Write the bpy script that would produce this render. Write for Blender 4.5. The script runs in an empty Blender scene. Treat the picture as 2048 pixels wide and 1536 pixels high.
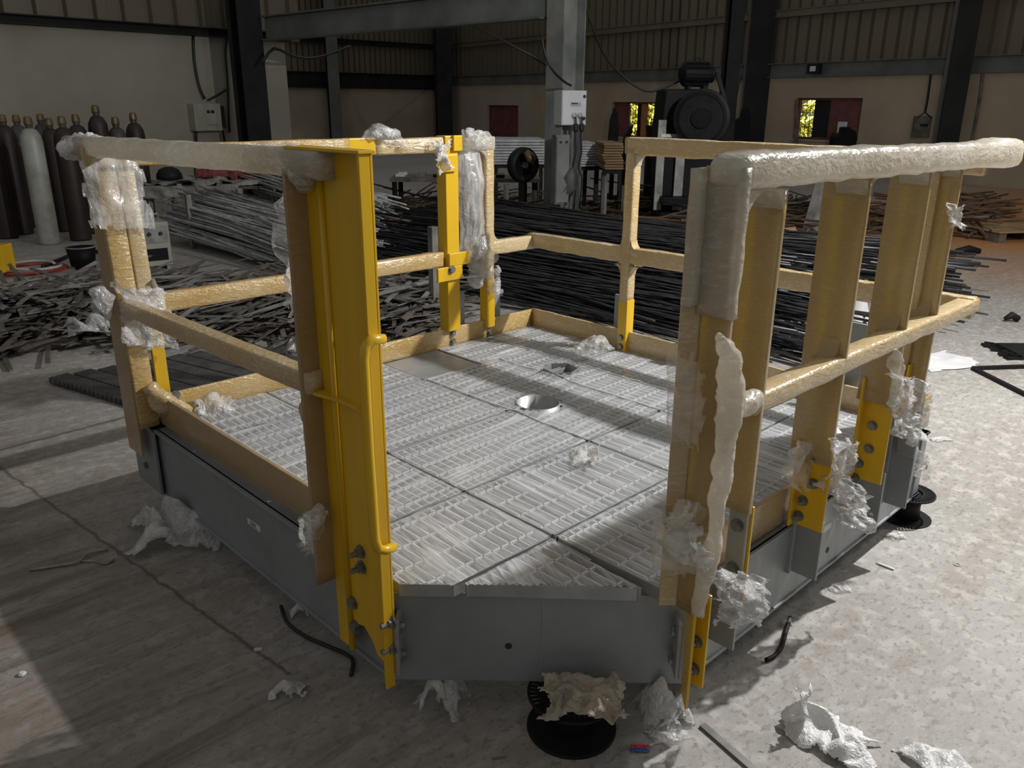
import bpy, math, random
from mathutils import Vector, Matrix, noise, Euler
rnd = random.Random(7)
S = bpy.context.scene
COL = S.collection
# ------------------------------------------------------------------ camera
F_PX = 1631.33
CAM = Vector((-1.0755, -1.0080, 1.6539))
R_ = ((0.71786880, -0.69615780, 0.00535834), (-0.22451301, -0.23878672, -0.94476178), (0.65898278, 0.67701198, -0.32771401))
cd = bpy.data.cameras.new('camera'); cam = bpy.data.objects.new('camera', cd); COL.objects.link(cam)
cd.sensor_width = 36.0; cd.lens = F_PX / 2048 * 36; cd.clip_end = 300
m = Matrix.Identity(4)
for i in range(3):
    m[i][0] = R_[0][i]; m[i][1] = -R_[1][i]; m[i][2] = -R_[2][i]; m[i][3] = CAM[i]
cam.matrix_world = m
S.camera = cam
# ------------------------------------------------------------------ world, lamps, exposure
W = bpy.data.worlds.new('world'); S.world = W; W.use_nodes = True
W.node_tree.nodes['Background'].inputs[0].default_value = (0.97, 0.96, 0.94, 1)
W.node_tree.nodes['Background'].inputs[1].default_value = 0.225
S.view_settings.view_transform = 'Standard'; S.view_settings.look = 'None'
S.view_settings.gamma = 1; S.view_settings.use_curve_mapping = False
S.view_settings.exposure = 0.0
def lamp(name, kind, loc, energy, color, radius=.1, aim=None, spot=None, size=None, blend=.5):
    l = bpy.data.lights.new(name, kind); l.energy = energy; l.color = color
    if kind in ('POINT', 'SPOT'): l.shadow_soft_size = radius
    if size: l.shape = 'RECTANGLE'; l.size, l.size_y = size
    if spot: l.spot_size = math.radians(spot); l.spot_blend = blend
    o = bpy.data.objects.new(name, l); COL.objects.link(o); o.location = loc
    if aim: o.rotation_euler = (Vector(aim) - Vector(loc)).to_track_quat('-Z', 'Y').to_euler()
    return o
lamp('work_lamp', 'POINT', (3.5, -.60, 3.2), 730, (1.0, .99, .975), .035)
lamp('added_fill', 'POINT', (5.2, -2.4, 4.8), 260, (1.0, .975, .94), .40)  # added soft fill for the background and right floor, not a known fixture

# ------------------------------------------------------------------ pixel helpers (2048x1536 photo)
def ray(px, py):
    a, b = (px - 1024) / F_PX, (py - 768) / F_PX
    return Vector([R_[0][i] * a + R_[1][i] * b + R_[2][i] for i in range(3)])
FH = Vector((R_[2][0], R_[2][1], 0)).normalized()      # horizontal forward
RH = Vector((FH.y, -FH.x, 0))
def P(px, py, D):                                       # point on a ray at horizontal depth D
    d = ray(px, py); return CAM + d * (D / d.dot(FH))
def fl(px, py, z=0.0):
    d = ray(px, py); return CAM + d * ((z - CAM.z) / d.z)
def onx(px, py, x): d = ray(px, py); return CAM + d * ((x - CAM.x) / d.x)
def ony(px, py, y): d = ray(px, py); return CAM + d * ((y - CAM.y) / d.y)
def depth(p): return (Vector(p) - CAM).dot(FH)

# ------------------------------------------------------------------ materials
MATS = {}
class NT:
    def __init__(s, name):
        s.m = bpy.data.materials.new(name); s.m.use_nodes = True; s.t = s.m.node_tree
        s.b = s.t.nodes['Principled BSDF']; MATS[name] = s.m
        s.out = s.t.nodes['Material Output']
    def n(s, typ, **kw):
        x = s.t.nodes.new(typ)
        for k, v in kw.items():
            if k in x.inputs.keys() if isinstance(k, str) else False: x.inputs[k].default_value = v
            else: setattr(x, k, v)
        return x
    def l(s, a, b): s.t.links.new(a, b)
    def coord(s, kind='Object', scale=(1, 1, 1), rot=(0, 0, 0)):
        c = s.n('ShaderNodeTexCoord'); mp = s.n('ShaderNodeMapping')
        s.l(c.outputs[kind], mp.inputs[0]); mp.inputs['Scale'].default_value = scale; mp.inputs['Rotation'].default_value = rot
        return mp.outputs[0]
    def noise(s, vec, scale, detail=4, rough=.55, dist=0):
        x = s.n('ShaderNodeTexNoise'); x.inputs['Scale'].default_value = scale; x.inputs['Detail'].default_value = detail
        x.inputs['Roughness'].default_value = rough; x.inputs['Distortion'].default_value = dist
        s.l(vec, x.inputs['Vector']); return x.outputs['Fac']
    def ramp(s, fac, stops):
        x = s.n('ShaderNodeValToRGB'); e = x.color_ramp.elements
        while len(e) < len(stops): e.new(.5)
        for i, (p, c) in enumerate(stops):
            e[i].position = p; e[i].color = (c, c, c, 1) if isinstance(c, (int, float)) else (*c, 1)
        s.l(fac, x.inputs[0]); return x.outputs[0]
    def mix(s, f, a, b, mode='MIX'):
        x = s.n('ShaderNodeMix', data_type='RGBA', blend_type=mode)
        if isinstance(f, (int, float)): x.inputs[0].default_value = f
        else: s.l(f, x.inputs[0])
        for i, v in ((6, a), (7, b)):
            if isinstance(v, tuple): x.inputs[i].default_value = (*v, 1)
            else: s.l(v, x.inputs[i])
        return x.outputs[2]
    def math(s, op, a, b=0.0):
        x = s.n('ShaderNodeMath', operation=op)
        for i, v in ((0, a), (1, b)):
            if isinstance(v, (int, float)): x.inputs[i].default_value = v
            else: s.l(v, x.inputs[i])
        return x.outputs[0]
    def bump(s, h, strength=.3, dist=.01):
        x = s.n('ShaderNodeBump'); x.inputs['Strength'].default_value = strength; x.inputs['Distance'].default_value = dist
        s.l(h, x.inputs['Height']); s.l(x.outputs[0], s.b.inputs['Normal'])
    def crinkle(s, vec, scale, dist=.6):
        out = None
        for k, (sc, am) in enumerate(((1, 1.0), (2.3, .55))):
            e = s.math('MULTIPLY', s.math('ABSOLUTE', s.math('SUBTRACT', s.noise(vec, scale * sc, 3, .5, dist), .5)), am * 4)
            out = e if out is None else s.math('ADD', out, e)
        return out
    def set(s, **kw):
        for k, v in kw.items():
            k = k.replace('_', ' ')
            if isinstance(v, tuple): s.b.inputs[k].default_value = (*v, 1)
            elif isinstance(v, (int, float)): s.b.inputs[k].default_value = v
            else: s.l(v, s.b.inputs[k])
        return s
def plain(name, col, rough=.5, metal=0.0, var=.25, scale=6, bump=0.0, col2=None, stretch=(1, 1, 1), coat=0.0, kind='Object'):
    t = NT(name); v = t.coord(kind, stretch); f = t.noise(v, scale, 5, .6)
    c2 = col2 or tuple(c * (1 - var * 1.6) for c in col)
    t.set(Base_Color=t.mix(t.ramp(f, [(.35, 0), (.68, 1)]), col, c2), Roughness=rough, Metallic=metal, Coat_Weight=coat)
    if bump: t.bump(t.noise(v, scale * 4, 3), bump, .01)
    return t
# concrete floor
t = NT('concrete'); v = t.coord('Object')
n1 = t.noise(v, .55, 6, .6); n2 = t.noise(v, 16, 6, .62); n3 = t.noise(t.coord('Object', (1.2, 7, 1), (0, 0, .5)), .9, 6, .65, .4)
n4 = t.noise(t.coord('Object', (1, 1.5, 1)), 27, 3, .5)
c = t.mix(t.ramp(n1, [(.32, 0), (.66, 1)]), (.385, .368, .345), (.285, .268, .245))
c = t.mix(t.ramp(n3, [(.52, 0), (.66, .5)]), c, (.24, .205, .175))
c = t.mix(t.ramp(n2, [(.50, 0), (.62, .5)]), c, (.50, .475, .44))
n6 = t.noise(t.coord('Object', (1, 1.3, 1)), 48, 4, .6)
c = t.mix(t.ramp(n4, [(.58, 0), (.63, .5)]), c, (.18, .16, .135))
c = t.mix(t.ramp(n6, [(.58, 0), (.64, .5)]), c, (.16, .14, .12))
sep = t.n('ShaderNodeSeparateXYZ'); t.l(v, sep.inputs[0])
# oily, dirtier concrete on the left of the platform and, far right, rusty tone with warm light painted in
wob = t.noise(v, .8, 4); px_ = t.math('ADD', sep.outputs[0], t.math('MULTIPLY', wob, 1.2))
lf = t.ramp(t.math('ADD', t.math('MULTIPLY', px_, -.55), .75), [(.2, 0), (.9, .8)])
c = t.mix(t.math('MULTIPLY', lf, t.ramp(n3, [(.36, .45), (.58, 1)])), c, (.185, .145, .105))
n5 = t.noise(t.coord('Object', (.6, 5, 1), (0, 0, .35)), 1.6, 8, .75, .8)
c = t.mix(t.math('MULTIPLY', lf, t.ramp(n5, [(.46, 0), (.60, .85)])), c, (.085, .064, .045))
fr = t.ramp(t.math('ADD', t.math('MULTIPLY', sep.outputs[0], .2), t.math('MULTIPLY', wob, .6)), [(.0, 0), (1.0, 0)])
rust_glow = t.n('ShaderNodeMapRange'); t.l(t.math('ADD', sep.outputs[0], t.math('MULTIPLY', wob, 3)), rust_glow.inputs[0])
rust_glow.inputs[1].default_value = 8.5; rust_glow.inputs[2].default_value = 12
rust_glow_y = t.n('ShaderNodeMapRange'); t.l(t.math('ADD', sep.outputs[1], t.math('MULTIPLY', wob, 2)), rust_glow_y.inputs[0])
rust_glow_y.inputs[1].default_value = 7; rust_glow_y.inputs[2].default_value = 4
c = t.mix(t.math('MULTIPLY', rust_glow.outputs[0], rust_glow_y.outputs[0]), c, (.46, .22, .085))
def joint(a, b, w=.003):                                    # cracks and joints
    global c
    a, b = Vector(a), Vector(b); d = (b - a).normalized(); nx, ny = -d.y, d.x
    e = t.math('ADD', t.math('MULTIPLY', sep.outputs[0], nx), t.math('MULTIPLY', sep.outputs[1], ny))
    e = t.math('ABSOLUTE', t.math('SUBTRACT', t.math('ADD', e, t.math('MULTIPLY', t.noise(v, 9, 6, .7), .05)), nx * a.x + ny * a.y + .025))
    al = t.math('ADD', t.math('MULTIPLY', sep.outputs[0], d.x), t.math('MULTIPLY', sep.outputs[1], d.y))
    al = t.math('MULTIPLY', t.math('GREATER_THAN', al, d.dot(a) - .3), t.math('LESS_THAN', al, d.dot(b) + .05))
    c = t.mix(t.math('MULTIPLY', al, t.ramp(e, [(w, .8), (w * 3.2, 0)])), c, (.09, .075, .06))
joint(fl(0, 935), fl(560, 1335)); joint(fl(0, 900), fl(260, 832), .006)
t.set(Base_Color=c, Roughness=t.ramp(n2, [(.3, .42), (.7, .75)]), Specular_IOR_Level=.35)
t.bump(t.math('ADD', n2, t.math('MULTIPLY', n4, .5)), .35, .008)
# painted / galvanised steel
t = NT('galvanised'); v = t.coord('Object'); f = t.noise(v, 5, 6, .6); g = t.noise(t.coord('Object', (1, 1, .2)), 30, 3)
t.set(Base_Color=t.mix(t.ramp(f, [(.35, 0), (.7, 1)]), (.285, .305, .315), (.235, .25, .255)), Roughness=t.ramp(g, [(.3, .38), (.7, .55)]), Metallic=.25)
t.bump(g, .06, .004)
plain('galv_plate', (.42, .43, .43), .42, .45, .15, 9)
plain('bar_steel', (.74, .75, .76), .4, .2, .12, 14)
t = NT('yellow_paint'); v = t.coord('Object', (6, 6, .5)); f = t.noise(v, 2, 4)
t.set(Base_Color=t.mix(t.ramp(f, [(.35, 0), (.75, 1)]), (.72, .445, .010), (.60, .355, .009)), Roughness=.33, Specular_IOR_Level=.5, Coat_Weight=.25, Coat_Roughness=.2)
plain('bolt_zinc', (.33, .33, .33), .4, .7, .3, 40)
# yellow steel under stretch film
def wrapped(name, a, b, white, wf, scale=9, rough=.33, stretch=(1, 1, 3), bstr=.2, trans=.15):
    t = NT(name); v = t.coord('Object'); vs = t.coord('Object', stretch, (.5, .35, .3))
    f = t.noise(v, 3.2, 5, .6); s1 = t.noise(vs, scale * 4, 5, .65, .8); s2 = t.noise(v, 60, 3)
    c = t.mix(t.ramp(f, [(.36, 0), (.66, 1)]), a, b)
    c = t.mix(t.ramp(s1, [(.52, 0), (.70, wf)]), c, white)
    t.set(Base_Color=c, Roughness=t.ramp(s1, [(.4, rough), (.65, rough * .5)]), Coat_Weight=.55, Coat_Roughness=.12, Specular_IOR_Level=.6)
    t.set(Subsurface_Weight=.0)
    tr = t.n('ShaderNodeBsdfTranslucent'); t.l(c, tr.inputs[0]); mx = t.n('ShaderNodeMixShader'); mx.inputs[0].default_value = trans
    t.l(t.b.outputs[0], mx.inputs[1]); t.l(tr.outputs[0], mx.inputs[2]); t.l(mx.outputs[0], t.out.inputs[0])
    cr = t.crinkle(vs, scale * 1.5)
    t.bump(t.math('ADD', t.math('MULTIPLY', s1, .6), t.math('ADD', t.math('MULTIPLY', s2, .25), cr)), bstr, .007)
wrapped('wrap_tan', (.58, .42, .19), (.62, .49, .29), (.84, .80, .70), .65, 9, .28, (1, 1, 3), .34)
wrapped('wrap_amber', (.55, .35, .10), (.60, .43, .19), (.84, .78, .66), .6, 11, .26, (1, 1, 3), .36)
wrapped('wrap_brown', (.40, .275, .13), (.45, .33, .18), (.60, .52, .40), .3, 10, .4, (1, 1, 3), .15)
wrapped('wrap_flat', (.42, .295, .115), (.46, .345, .17), (.60, .52, .38), .25, 10, .3, (1, 1, 3), .12, .15)
wrapped('wrap_white', (.68, .63, .52), (.76, .73, .66), (.92, .91, .90), .75, 7, .3, (1, 1, 2), .45, .5)
# clear films
def film(name, col, lo, hi, scale=6, rough=.22, stretch=(1, 7, 1), holes=False, kind='Object', bump=.7):
    t = NT(name); v = t.coord(kind, stretch); v0 = t.coord('Object')
    s1 = t.noise(v, scale, 6, .66, .5); s2 = t.noise(v0, 4.5, 4)
    a = t.math('MULTIPLY', t.ramp(s1, [(.36, lo), (.66, hi)]), t.ramp(s2, [(.3, .75), (.7, 1.15)]))
    if holes:
        h = t.noise(t.coord('Object', (1, 1, 1)), 5.2, 3, .5); h2 = t.noise(v, 4, 2)
        hm = t.ramp(t.math('ADD', h, t.math('MULTIPLY', h2, .35)), [(.275, 0), (.30, 1)])
        a = t.math('MULTIPLY', a, hm)
    t.set(Base_Color=col, Roughness=t.ramp(s1, [(.3, rough * 1.5), (.7, rough)]), Alpha=a, Specular_IOR_Level=.8, Coat_Weight=.6, Coat_Roughness=.1)
    t.bump(s1 if kind == 'UV' else t.math('ADD', t.math('MULTIPLY', s1, .4), t.crinkle(v0, scale * 2.2)), bump, .01)
    return t
t = NT('deck_film'); v = t.coord('UV', (1, 26, 1)); v0 = t.coord('Object')
s1 = t.noise(v, 2.6, 6, .62, .3); s3 = t.noise(t.coord('UV', (1, 9, 1)), 1.6, 4, .6, .6); s2 = t.noise(v0, 3.5, 4)
a = t.math('ADD', t.ramp(s1, [(.34, .16), (.68, .52)]), t.ramp(s3, [(.52, 0), (.72, .5)]))
a = t.math('MULTIPLY', a, t.ramp(s2, [(.3, .75), (.7, 1.15)]))
hm = t.ramp(t.math('ADD', t.noise(v0, 6.5, 3, .5), t.math('MULTIPLY', t.noise(v, 3, 2), .3)), [(.315, 0), (.335, 1)])
a = t.math('MULTIPLY', a, hm)
t.set(Base_Color=(.90, .92, .95), Roughness=t.ramp(s1, [(.3, .22), (.7, .10)]), Alpha=a, Specular_IOR_Level=.9, Coat_Weight=.7, Coat_Roughness=.08)
t.bump(t.math('ADD', s1, s3), .7, .012)
film('clear_film', (.90, .89, .86), .12, .62, 9, .18, (1, 1, 3))
film('thin_film', (.90, .88, .82), .10, .34, 6, .2, (1, 1, 2), False, 'Object', .4)
film('gate_film', (.88, .87, .84), .12, .5, 7, .14, (5, 5, .6), False, 'Object', .25)
film('bubble_film', (.88, .87, .85), .22, .70, 14, .12, (1, 1, 1))
film('bubble_opaque', (.90, .89, .88), .75, 1.0, 16, .28, (1, 1, 1), False, 'Object', .4)
film('dusty_film', (.52, .45, .36), .7, 1.0, 10, .45, (1, 1, 1))
# building
plain('block_wall', (.36, .30, .22), .85, 0, .16, .8, .2, (.29, .235, .17))
plain('left_plaster', (.36, .335, .275), .85, 0, .12, .5, .15, (.27, .245, .195))
plain('cladding', (.155, .13, .09), .5, .1, .15, .7, 0, (.11, .092, .062), (1, 1, .2))
plain('girt_paint', (.13, .135, .13), .55, .1, .25, 1.5)
plain('column_paint', (.115, .13, .125), .55, .1, .3, 2.5, .15, (.22, .22, .205))
plain('beam_paint', (.17, .185, .175), .55, .1, .25, 1.5)
plain('column_dark', (.018, .02, .02), .6, 0, .3, 2)
plain('shutter_red', (.16, .05, .045), .6, 0, .3, 4)
plain('frame_orange', (.42, .17, .06), .55, 0, .2, 4)
plain('leaf', (.46, .44, .09), .6, 0, .4, 3, 0, (.26, .32, .06))
plain('black_iron', (.018, .018, .018), .55, .2, .3, 6)
plain('machine_dark', (.006, .007, .009), .6, .1, .4, 3)
plain('rod_black', (.075, .075, .078), .36, .6, .4, 9)
plain('rod_light', (.72, .74, .74), .4, .5, .3, 9)
plain('rod_rust', (.12, .075, .045), .7, .2, .4, 9)
plain('strip_grey', (.33, .32, .30), .5, .35, .35, 5)
plain('strip_brown', (.17, .145, .12), .65, .2, .4, 5)
plain('grate_dark', (.085, .083, .082), .6, .1, .3, 9)
plain('cyl_pale', (.40, .42, .38), .5, .1, .35, 3, 0, (.23, .21, .18))
plain('cyl_maroon', (.038, .024, .02), .55, .1, .3, 3)
plain('cyl_grey', (.075, .072, .066), .55, .1, .3, 3)
plain('brass', (.20, .15, .08), .45, .5, .3, 9)
plain('panel_white', (.55, .57, .58), .45, 0, .08, 3)
plain('panel_cream', (.36, .36, .29), .5, 0, .2, 3)
plain('cable_black', (.012, .012, .012), .5, 0, .2, 9)
plain('sheet_white', (.62, .64, .66), .5, .1, .25, 7)
plain('wood', (.36, .235, .11), .7, 0, .3, 3, .1, None, (1, 1, 8))
plain('cardboard', (.40, .27, .14), .8, 0, .12, 3)
plain('cloth_red', (.22, .055, .05), .9, 0, .4, 6, .4)
plain('cloth_dirty', (.42, .36, .29), .95, 0, .35, 9, .5)
plain('tarp_grey', (.30, .29, .265), .8, 0, .4, 5, .3)
plain('hose_red', (.35, .06, .04), .5, 0, .2, 5)
plain('hose_white', (.5, .48, .45), .5, 0, .2, 5)
plain('bright_red', (.55, .03, .03), .4, 0, .1, 5)
plain('bright_blue', (.04, .12, .5), .4, 0, .1, 5)
plain('scrap_rust', (.17, .085, .045), .8, .1, .4, 4)
plain('paper_white', (.66, .66, .66), .7, 0, .12, 5)
plain('film_roll', (.72, .72, .72), .35, 0, .1, 5, 0, None, (1, 1, 1), .4)
plain('pipe_dark', (.03, .03, .03), .7)
plain('earth', (.20, .17, .08), .9)
for k_ in ('machine_dark', 'column_dark', 'black_iron'): MATS[k_].node_tree.nodes['Principled BSDF'].inputs['Specular IOR Level'].default_value = .2

# ------------------------------------------------------------------ mesh builder
class MB:
    def __init__(s): s.v = []; s.f = []; s.uv = None
    def add(s, vs, fs):
        k = len(s.v); s.v += [tuple(p) for p in vs]; s.f += [tuple(i + k for i in f) for f in fs]; return s
    def box(s, x0, x1, y0, y1, z0, z1):
        return s.add([(x, y, z) for x in (x0, x1) for y in (y0, y1) for z in (z0, z1)],
                     [(0, 1, 3, 2), (4, 6, 7, 5), (0, 4, 5, 1), (2, 3, 7, 6), (0, 2, 6, 4), (1, 5, 7, 3)])
    def obox(s, c, ax, ay, az):          # centre and three half-axis vectors
        c, ax, ay, az = map(Vector, (c, ax, ay, az))
        return s.add([c + i * ax + j * ay + k * az for i in (-1, 1) for j in (-1, 1) for k in (-1, 1)],
                     [(0, 1, 3, 2), (4, 6, 7, 5), (0, 4, 5, 1), (2, 3, 7, 6), (0, 2, 6, 4), (1, 5, 7, 3)])
    def bar(s, a, b, w, h, roll=0.0):    # straight bar, w sideways, h up
        a, b = Vector(a), Vector(b); d = (b - a); L = d.length; d.normalize()
        up = Vector((0, 0, 1)) if abs(d.z) < .95 else Vector((1, 0, 0))
        sd = d.cross(up).normalized(); up = sd.cross(d)
        if roll: q = Matrix.Rotation(roll, 3, d); sd = q @ sd; up = q @ up
        return s.obox((a + b) / 2, d * L / 2, sd * w / 2, up * h / 2)
    def loft(s, rings, cap=True):
        n = len(rings[0]); k = len(s.v)
        vs = [p for r in rings for p in r]; fs = []
        for i in range(len(rings) - 1):
            for j in range(n): fs.append((i * n + j, i * n + (j + 1) % n, (i + 1) * n + (j + 1) % n, (i + 1) * n + j))
        if cap: fs += [tuple(range(n))[::-1], tuple(range((len(rings) - 1) * n, len(rings) * n))]
        return s.add(vs, fs)
    def tube(s, pts, r, n=8, amp=0, seed=0, cap=True, fr=9):
        pts = [Vector(p) for p in pts]; rings = []
        ref = Vector((0, 0, 1)); prev = None
        for i, p in enumerate(pts):
            d = (pts[min(i + 1, len(pts) - 1)] - pts[max(i - 1, 0)])
            d = d.normalized() if d.length else Vector((0, 0, 1))
            if prev is None:
                u = d.cross(ref if abs(d.z) < .9 else Vector((1, 0, 0))).normalized()
            else: u = (prev - d * prev.dot(d)).normalized()
            prev = u; w = d.cross(u); rr = r[i] if isinstance(r, (list, tuple)) else r
            ring = []
            for j in range(n):
                a = 2 * math.pi * j / n; o = u * math.cos(a) + w * math.sin(a)
                q = p + o * rr
                if amp: q += o * amp * noise.noise(q * fr + Vector((seed, 0, 0)))
                ring.append(q)
            rings.append(ring)
        return s.loft(rings, cap)
    def lathe(s, prof, c=(0, 0, 0), n=16, axis='z'):
        rings = []; c = Vector(c)
        for r, z in prof:
            ring = []
            for j in range(n):
                a = 2 * math.pi * j / n; x, y = r * math.cos(a), r * math.sin(a)
                o = {'z': (x, y, z), 'x': (z, x, y), 'y': (y, z, x)}[axis] if isinstance(axis, str) else axis @ Vector((x, y, z))
                ring.append(c + Vector(o))
            rings.append(ring)
        return s.loft(rings)
    def prism(s, poly, off):             # planar polygon (3D points) pushed along off
        poly = [Vector(p) for p in poly]; off = Vector(off); n = len(poly)
        return s.add(poly + [p + off for p in poly], [tuple(range(n))[::-1], tuple(range(n, 2 * n))] +
                     [(i, (i + 1) % n, n + (i + 1) % n, n + i) for i in range(n)])
    def grid(s, fn, nu, nv, keep=None):
        k = {}; vs = []; fs = []; uvs = []
        for i in range(nu + 1):
            for j in range(nv + 1):
                k[i, j] = len(vs); vs.append(fn(i / nu, j / nv))
        for i in range(nu):
            for j in range(nv):
                if keep is None or keep((i + .5) / nu, (j + .5) / nv):
                    fs.append((k[i, j], k[i + 1, j], k[i + 1, j + 1], k[i, j + 1]))
        return s.add(vs, fs)
def mesh_of(mb, mat, smooth=False):
    me = bpy.data.meshes.new('mesh'); me.from_pydata(mb.v, [], mb.f); me.update()
    me.materials.append(MATS[mat])
    if smooth: me.polygons.foreach_set('use_smooth', [True] * len(me.polygons))
    return me
def obj(name, mb, mat, parent=None, smooth=False, bevel=0, label=None, cat=None, group=None, kind=None, solid=0, sub=0):
    me = mb if isinstance(mb, bpy.types.Mesh) else mesh_of(mb, mat, smooth)
    o = bpy.data.objects.new(name, me); COL.objects.link(o)
    if parent is not None: setp(o, parent)
    if solid: md = o.modifiers.new('solid', 'SOLIDIFY'); md.thickness = solid; md.offset = 0
    if sub: md = o.modifiers.new('sub', 'SUBSURF'); md.levels = md.render_levels = sub
    if bevel: md = o.modifiers.new('bevel', 'BEVEL'); md.width = bevel; md.segments = 2; md.limit_method = 'ANGLE'
    tag(o, label, cat, group, kind); return o
WORLD_LOC = {}
def setp(o, parent):
    o.parent = parent; o.matrix_parent_inverse = Matrix.Translation(-WORLD_LOC.get(parent.name, Vector()))
def tag(o, label=None, cat=None, group=None, kind=None):
    for k, v in (('label', label), ('category', cat), ('group', group), ('kind', kind)):
        if v: o[k] = v
    return o
def thing(name, loc, label, cat, group=None):
    o = bpy.data.objects.new(name, None); COL.objects.link(o); o.location = loc; o.empty_display_size = .1
    WORLD_LOC[o.name] = Vector(loc); return tag(o, label, cat, group)
def inst(name, me, loc, rot=(0, 0, 0), parent=None, scale=None, **kw):   # object that shares mesh data
    o = bpy.data.objects.new(name, me); COL.objects.link(o); o.location = loc; o.rotation_euler = rot
    if scale: o.scale = scale
    if parent is not None: setp(o, parent)
    return tag(o, **kw)
def fbm(p, k=3):
    a = 0; s = 1; q = Vector(p)
    for i in range(k): a += s * noise.noise(q); q = q * 2.1 + Vector((7.3, 1.1, 3.7)); s *= .5
    return a

# ================================================================== the setting
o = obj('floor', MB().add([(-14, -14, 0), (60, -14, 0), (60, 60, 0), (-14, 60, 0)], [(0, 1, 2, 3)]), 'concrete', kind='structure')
def du(px): d = ray(px, 180); d.z = 0; return d / d.dot(FH)
class Wall:
    def __init__(s, a, b, ext0, ext1):
        a, b = Vector(a), Vector(b); a.z = b.z = 0; s.d = (b - a).normalized(); L = (b - a).length
        s.o = a - s.d * ext0; s.L = L + ext0 + ext1
        s.n = Vector((s.d.y, -s.d.x, 0))
        if s.n.dot(CAM - s.o) < 0: s.n = -s.n            # towards the hall
    def hit(s, px, py):
        d = ray(px, py); t = s.n.dot(s.o - CAM) / s.n.dot(d); return CAM + d * t
    def uz(s, px, py): p = s.hit(px, py); return (p - s.o).dot(s.d), p.z
    def pt(s, u, z, off=0): return s.o + s.d * u + s.n * off + Vector((0, 0, z))
    def slab(s, mb, u0, u1, z0, z1, o0, o1):
        c = s.pt((u0 + u1) / 2, (z0 + z1) / 2, (o0 + o1) / 2)
        return mb.obox(c, s.d * (u1 - u0) / 2, s.n * (o1 - o0) / 2, Vector((0, 0, (z1 - z0) / 2)))
    def with_holes(s, mb, z1, holes):
        holes = sorted(holes); u = 0
        for a, b, za, zb in holes:
            s.slab(mb, u, a, 0, z1, -.25, 0); s.slab(mb, a, b, 0, za, -.25, 0); s.slab(mb, a, b, zb, z1, -.25, 0); u = b
        s.slab(mb, u, s.L, 0, z1, -.25, 0); return mb
PC = CAM + 37 * du(885)
WR = Wall(PC, CAM + 17.5 * du(2048), 0, 9)
WL = Wall(CAM + .85 * 37 * du(540), PC, 9, 0)
WF = Wall(CAM + 12.7 * du(0), CAM + 15.2 * du(420), 8, 1.6)
def rect(w, x0, y0, x1, y1):
    u0, zt = w.uz(x0, y0); u1, zb = w.uz(x1, y1); return (min(u0, u1), max(u0, u1), max(zb, .05), zt)
win1 = rect(WR, 1225, 204, 1311, 277); win2 = rect(WR, 1593, 196, 1714, 283); win3 = rect(WR, 974, 210, 1036, 275)
door = rect(WL, 536, 203, 580, 300)
zR = WR.uz(2040, 142)[1]; zL = WL.uz(540, 173)[1]; zF = WF.uz(0, 44)[1]
wall_r = obj('wall_right', WR.with_holes(MB(), zR, [win1, win2, win3]), 'block_wall', kind='structure')
wall_l = obj('wall_back', WL.with_holes(MB(), zL, [door]), 'block_wall', kind='structure')
wall_f = obj('wall_left', WF.slab(MB(), 0, WF.L, 0, zF, -.25, 0), 'left_plaster', kind='structure')
# ribbed cladding: every sheet its own piece
def sheets(w, parent, z0, z1, mat, width=1.05, ribs=3):
    mb = MB(); prof = [(0, 0)]; step = width / ribs
    for i in range(ribs):
        x = i * step; prof += [(x + step * .35, 0), (x + step * .40, .08), (x + step * .55, .08), (x + step * .62, 0)]
    prof.append((width, 0)); H = z1 - z0
    vs = []; fs = []
    for k, (x, y) in enumerate(prof):
        vs += [(x, y, 0), (x, y, H)]
        if k: fs.append((2 * k - 2, 2 * k, 2 * k + 1, 2 * k - 1))
    me = mesh_of(mb.add(vs, fs), mat)
    M3 = Matrix((w.d, w.n, Vector((0, 0, 1)))).transposed()
    u = 0; k = 0
    while u < w.L - .2:
        q = w.pt(u, z0, -.12 + (.004 if k % 2 else 0)); inst('cladding_sheet', me, q, M3.to_euler(), parent); u += width - .01; k += 1
sheets(WR, wall_r, zR, 7.5, 'cladding'); sheets(WL, wall_l, zL, 8, 'cladding', 1.0, 4); sheets(WF, wall_f, zF, 6.5, 'cladding', .9, 2)
def girt(w, z0, z1, off=.12, mat='girt_paint', name='trim_1', u0=0, u1=None):
    mb = MB(); u1 = u1 or w.L
    w.slab(mb, u0, u1, z0, z1, 0, .02); w.slab(mb, u0, u1, z0, z0 + .02, 0, off); w.slab(mb, u0, u1, z1 - .02, z1, 0, off)
    return obj(name, mb, mat, kind='structure')
hR = WR.uz(1660, 128)[1] - WR.uz(1660, 156)[1]
girt(WR, zR - .02, zR + hR, .1, name='trim_1')
girt(WL, zL - .02, zL + .55, .14, 'column_dark', 'trim_2')
girt(WF, zF - .02, WF.uz(0, 26)[1], .16, 'column_dark', 'trim_3')
zu = WR.uz(1300, 60)[1]; girt(WR, zu, zu + .18, .06, 'cladding', 'trim_4')
girt(WL, zL + 1.55, zL + 1.75, .1, 'column_dark', 'trim_5')
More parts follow.
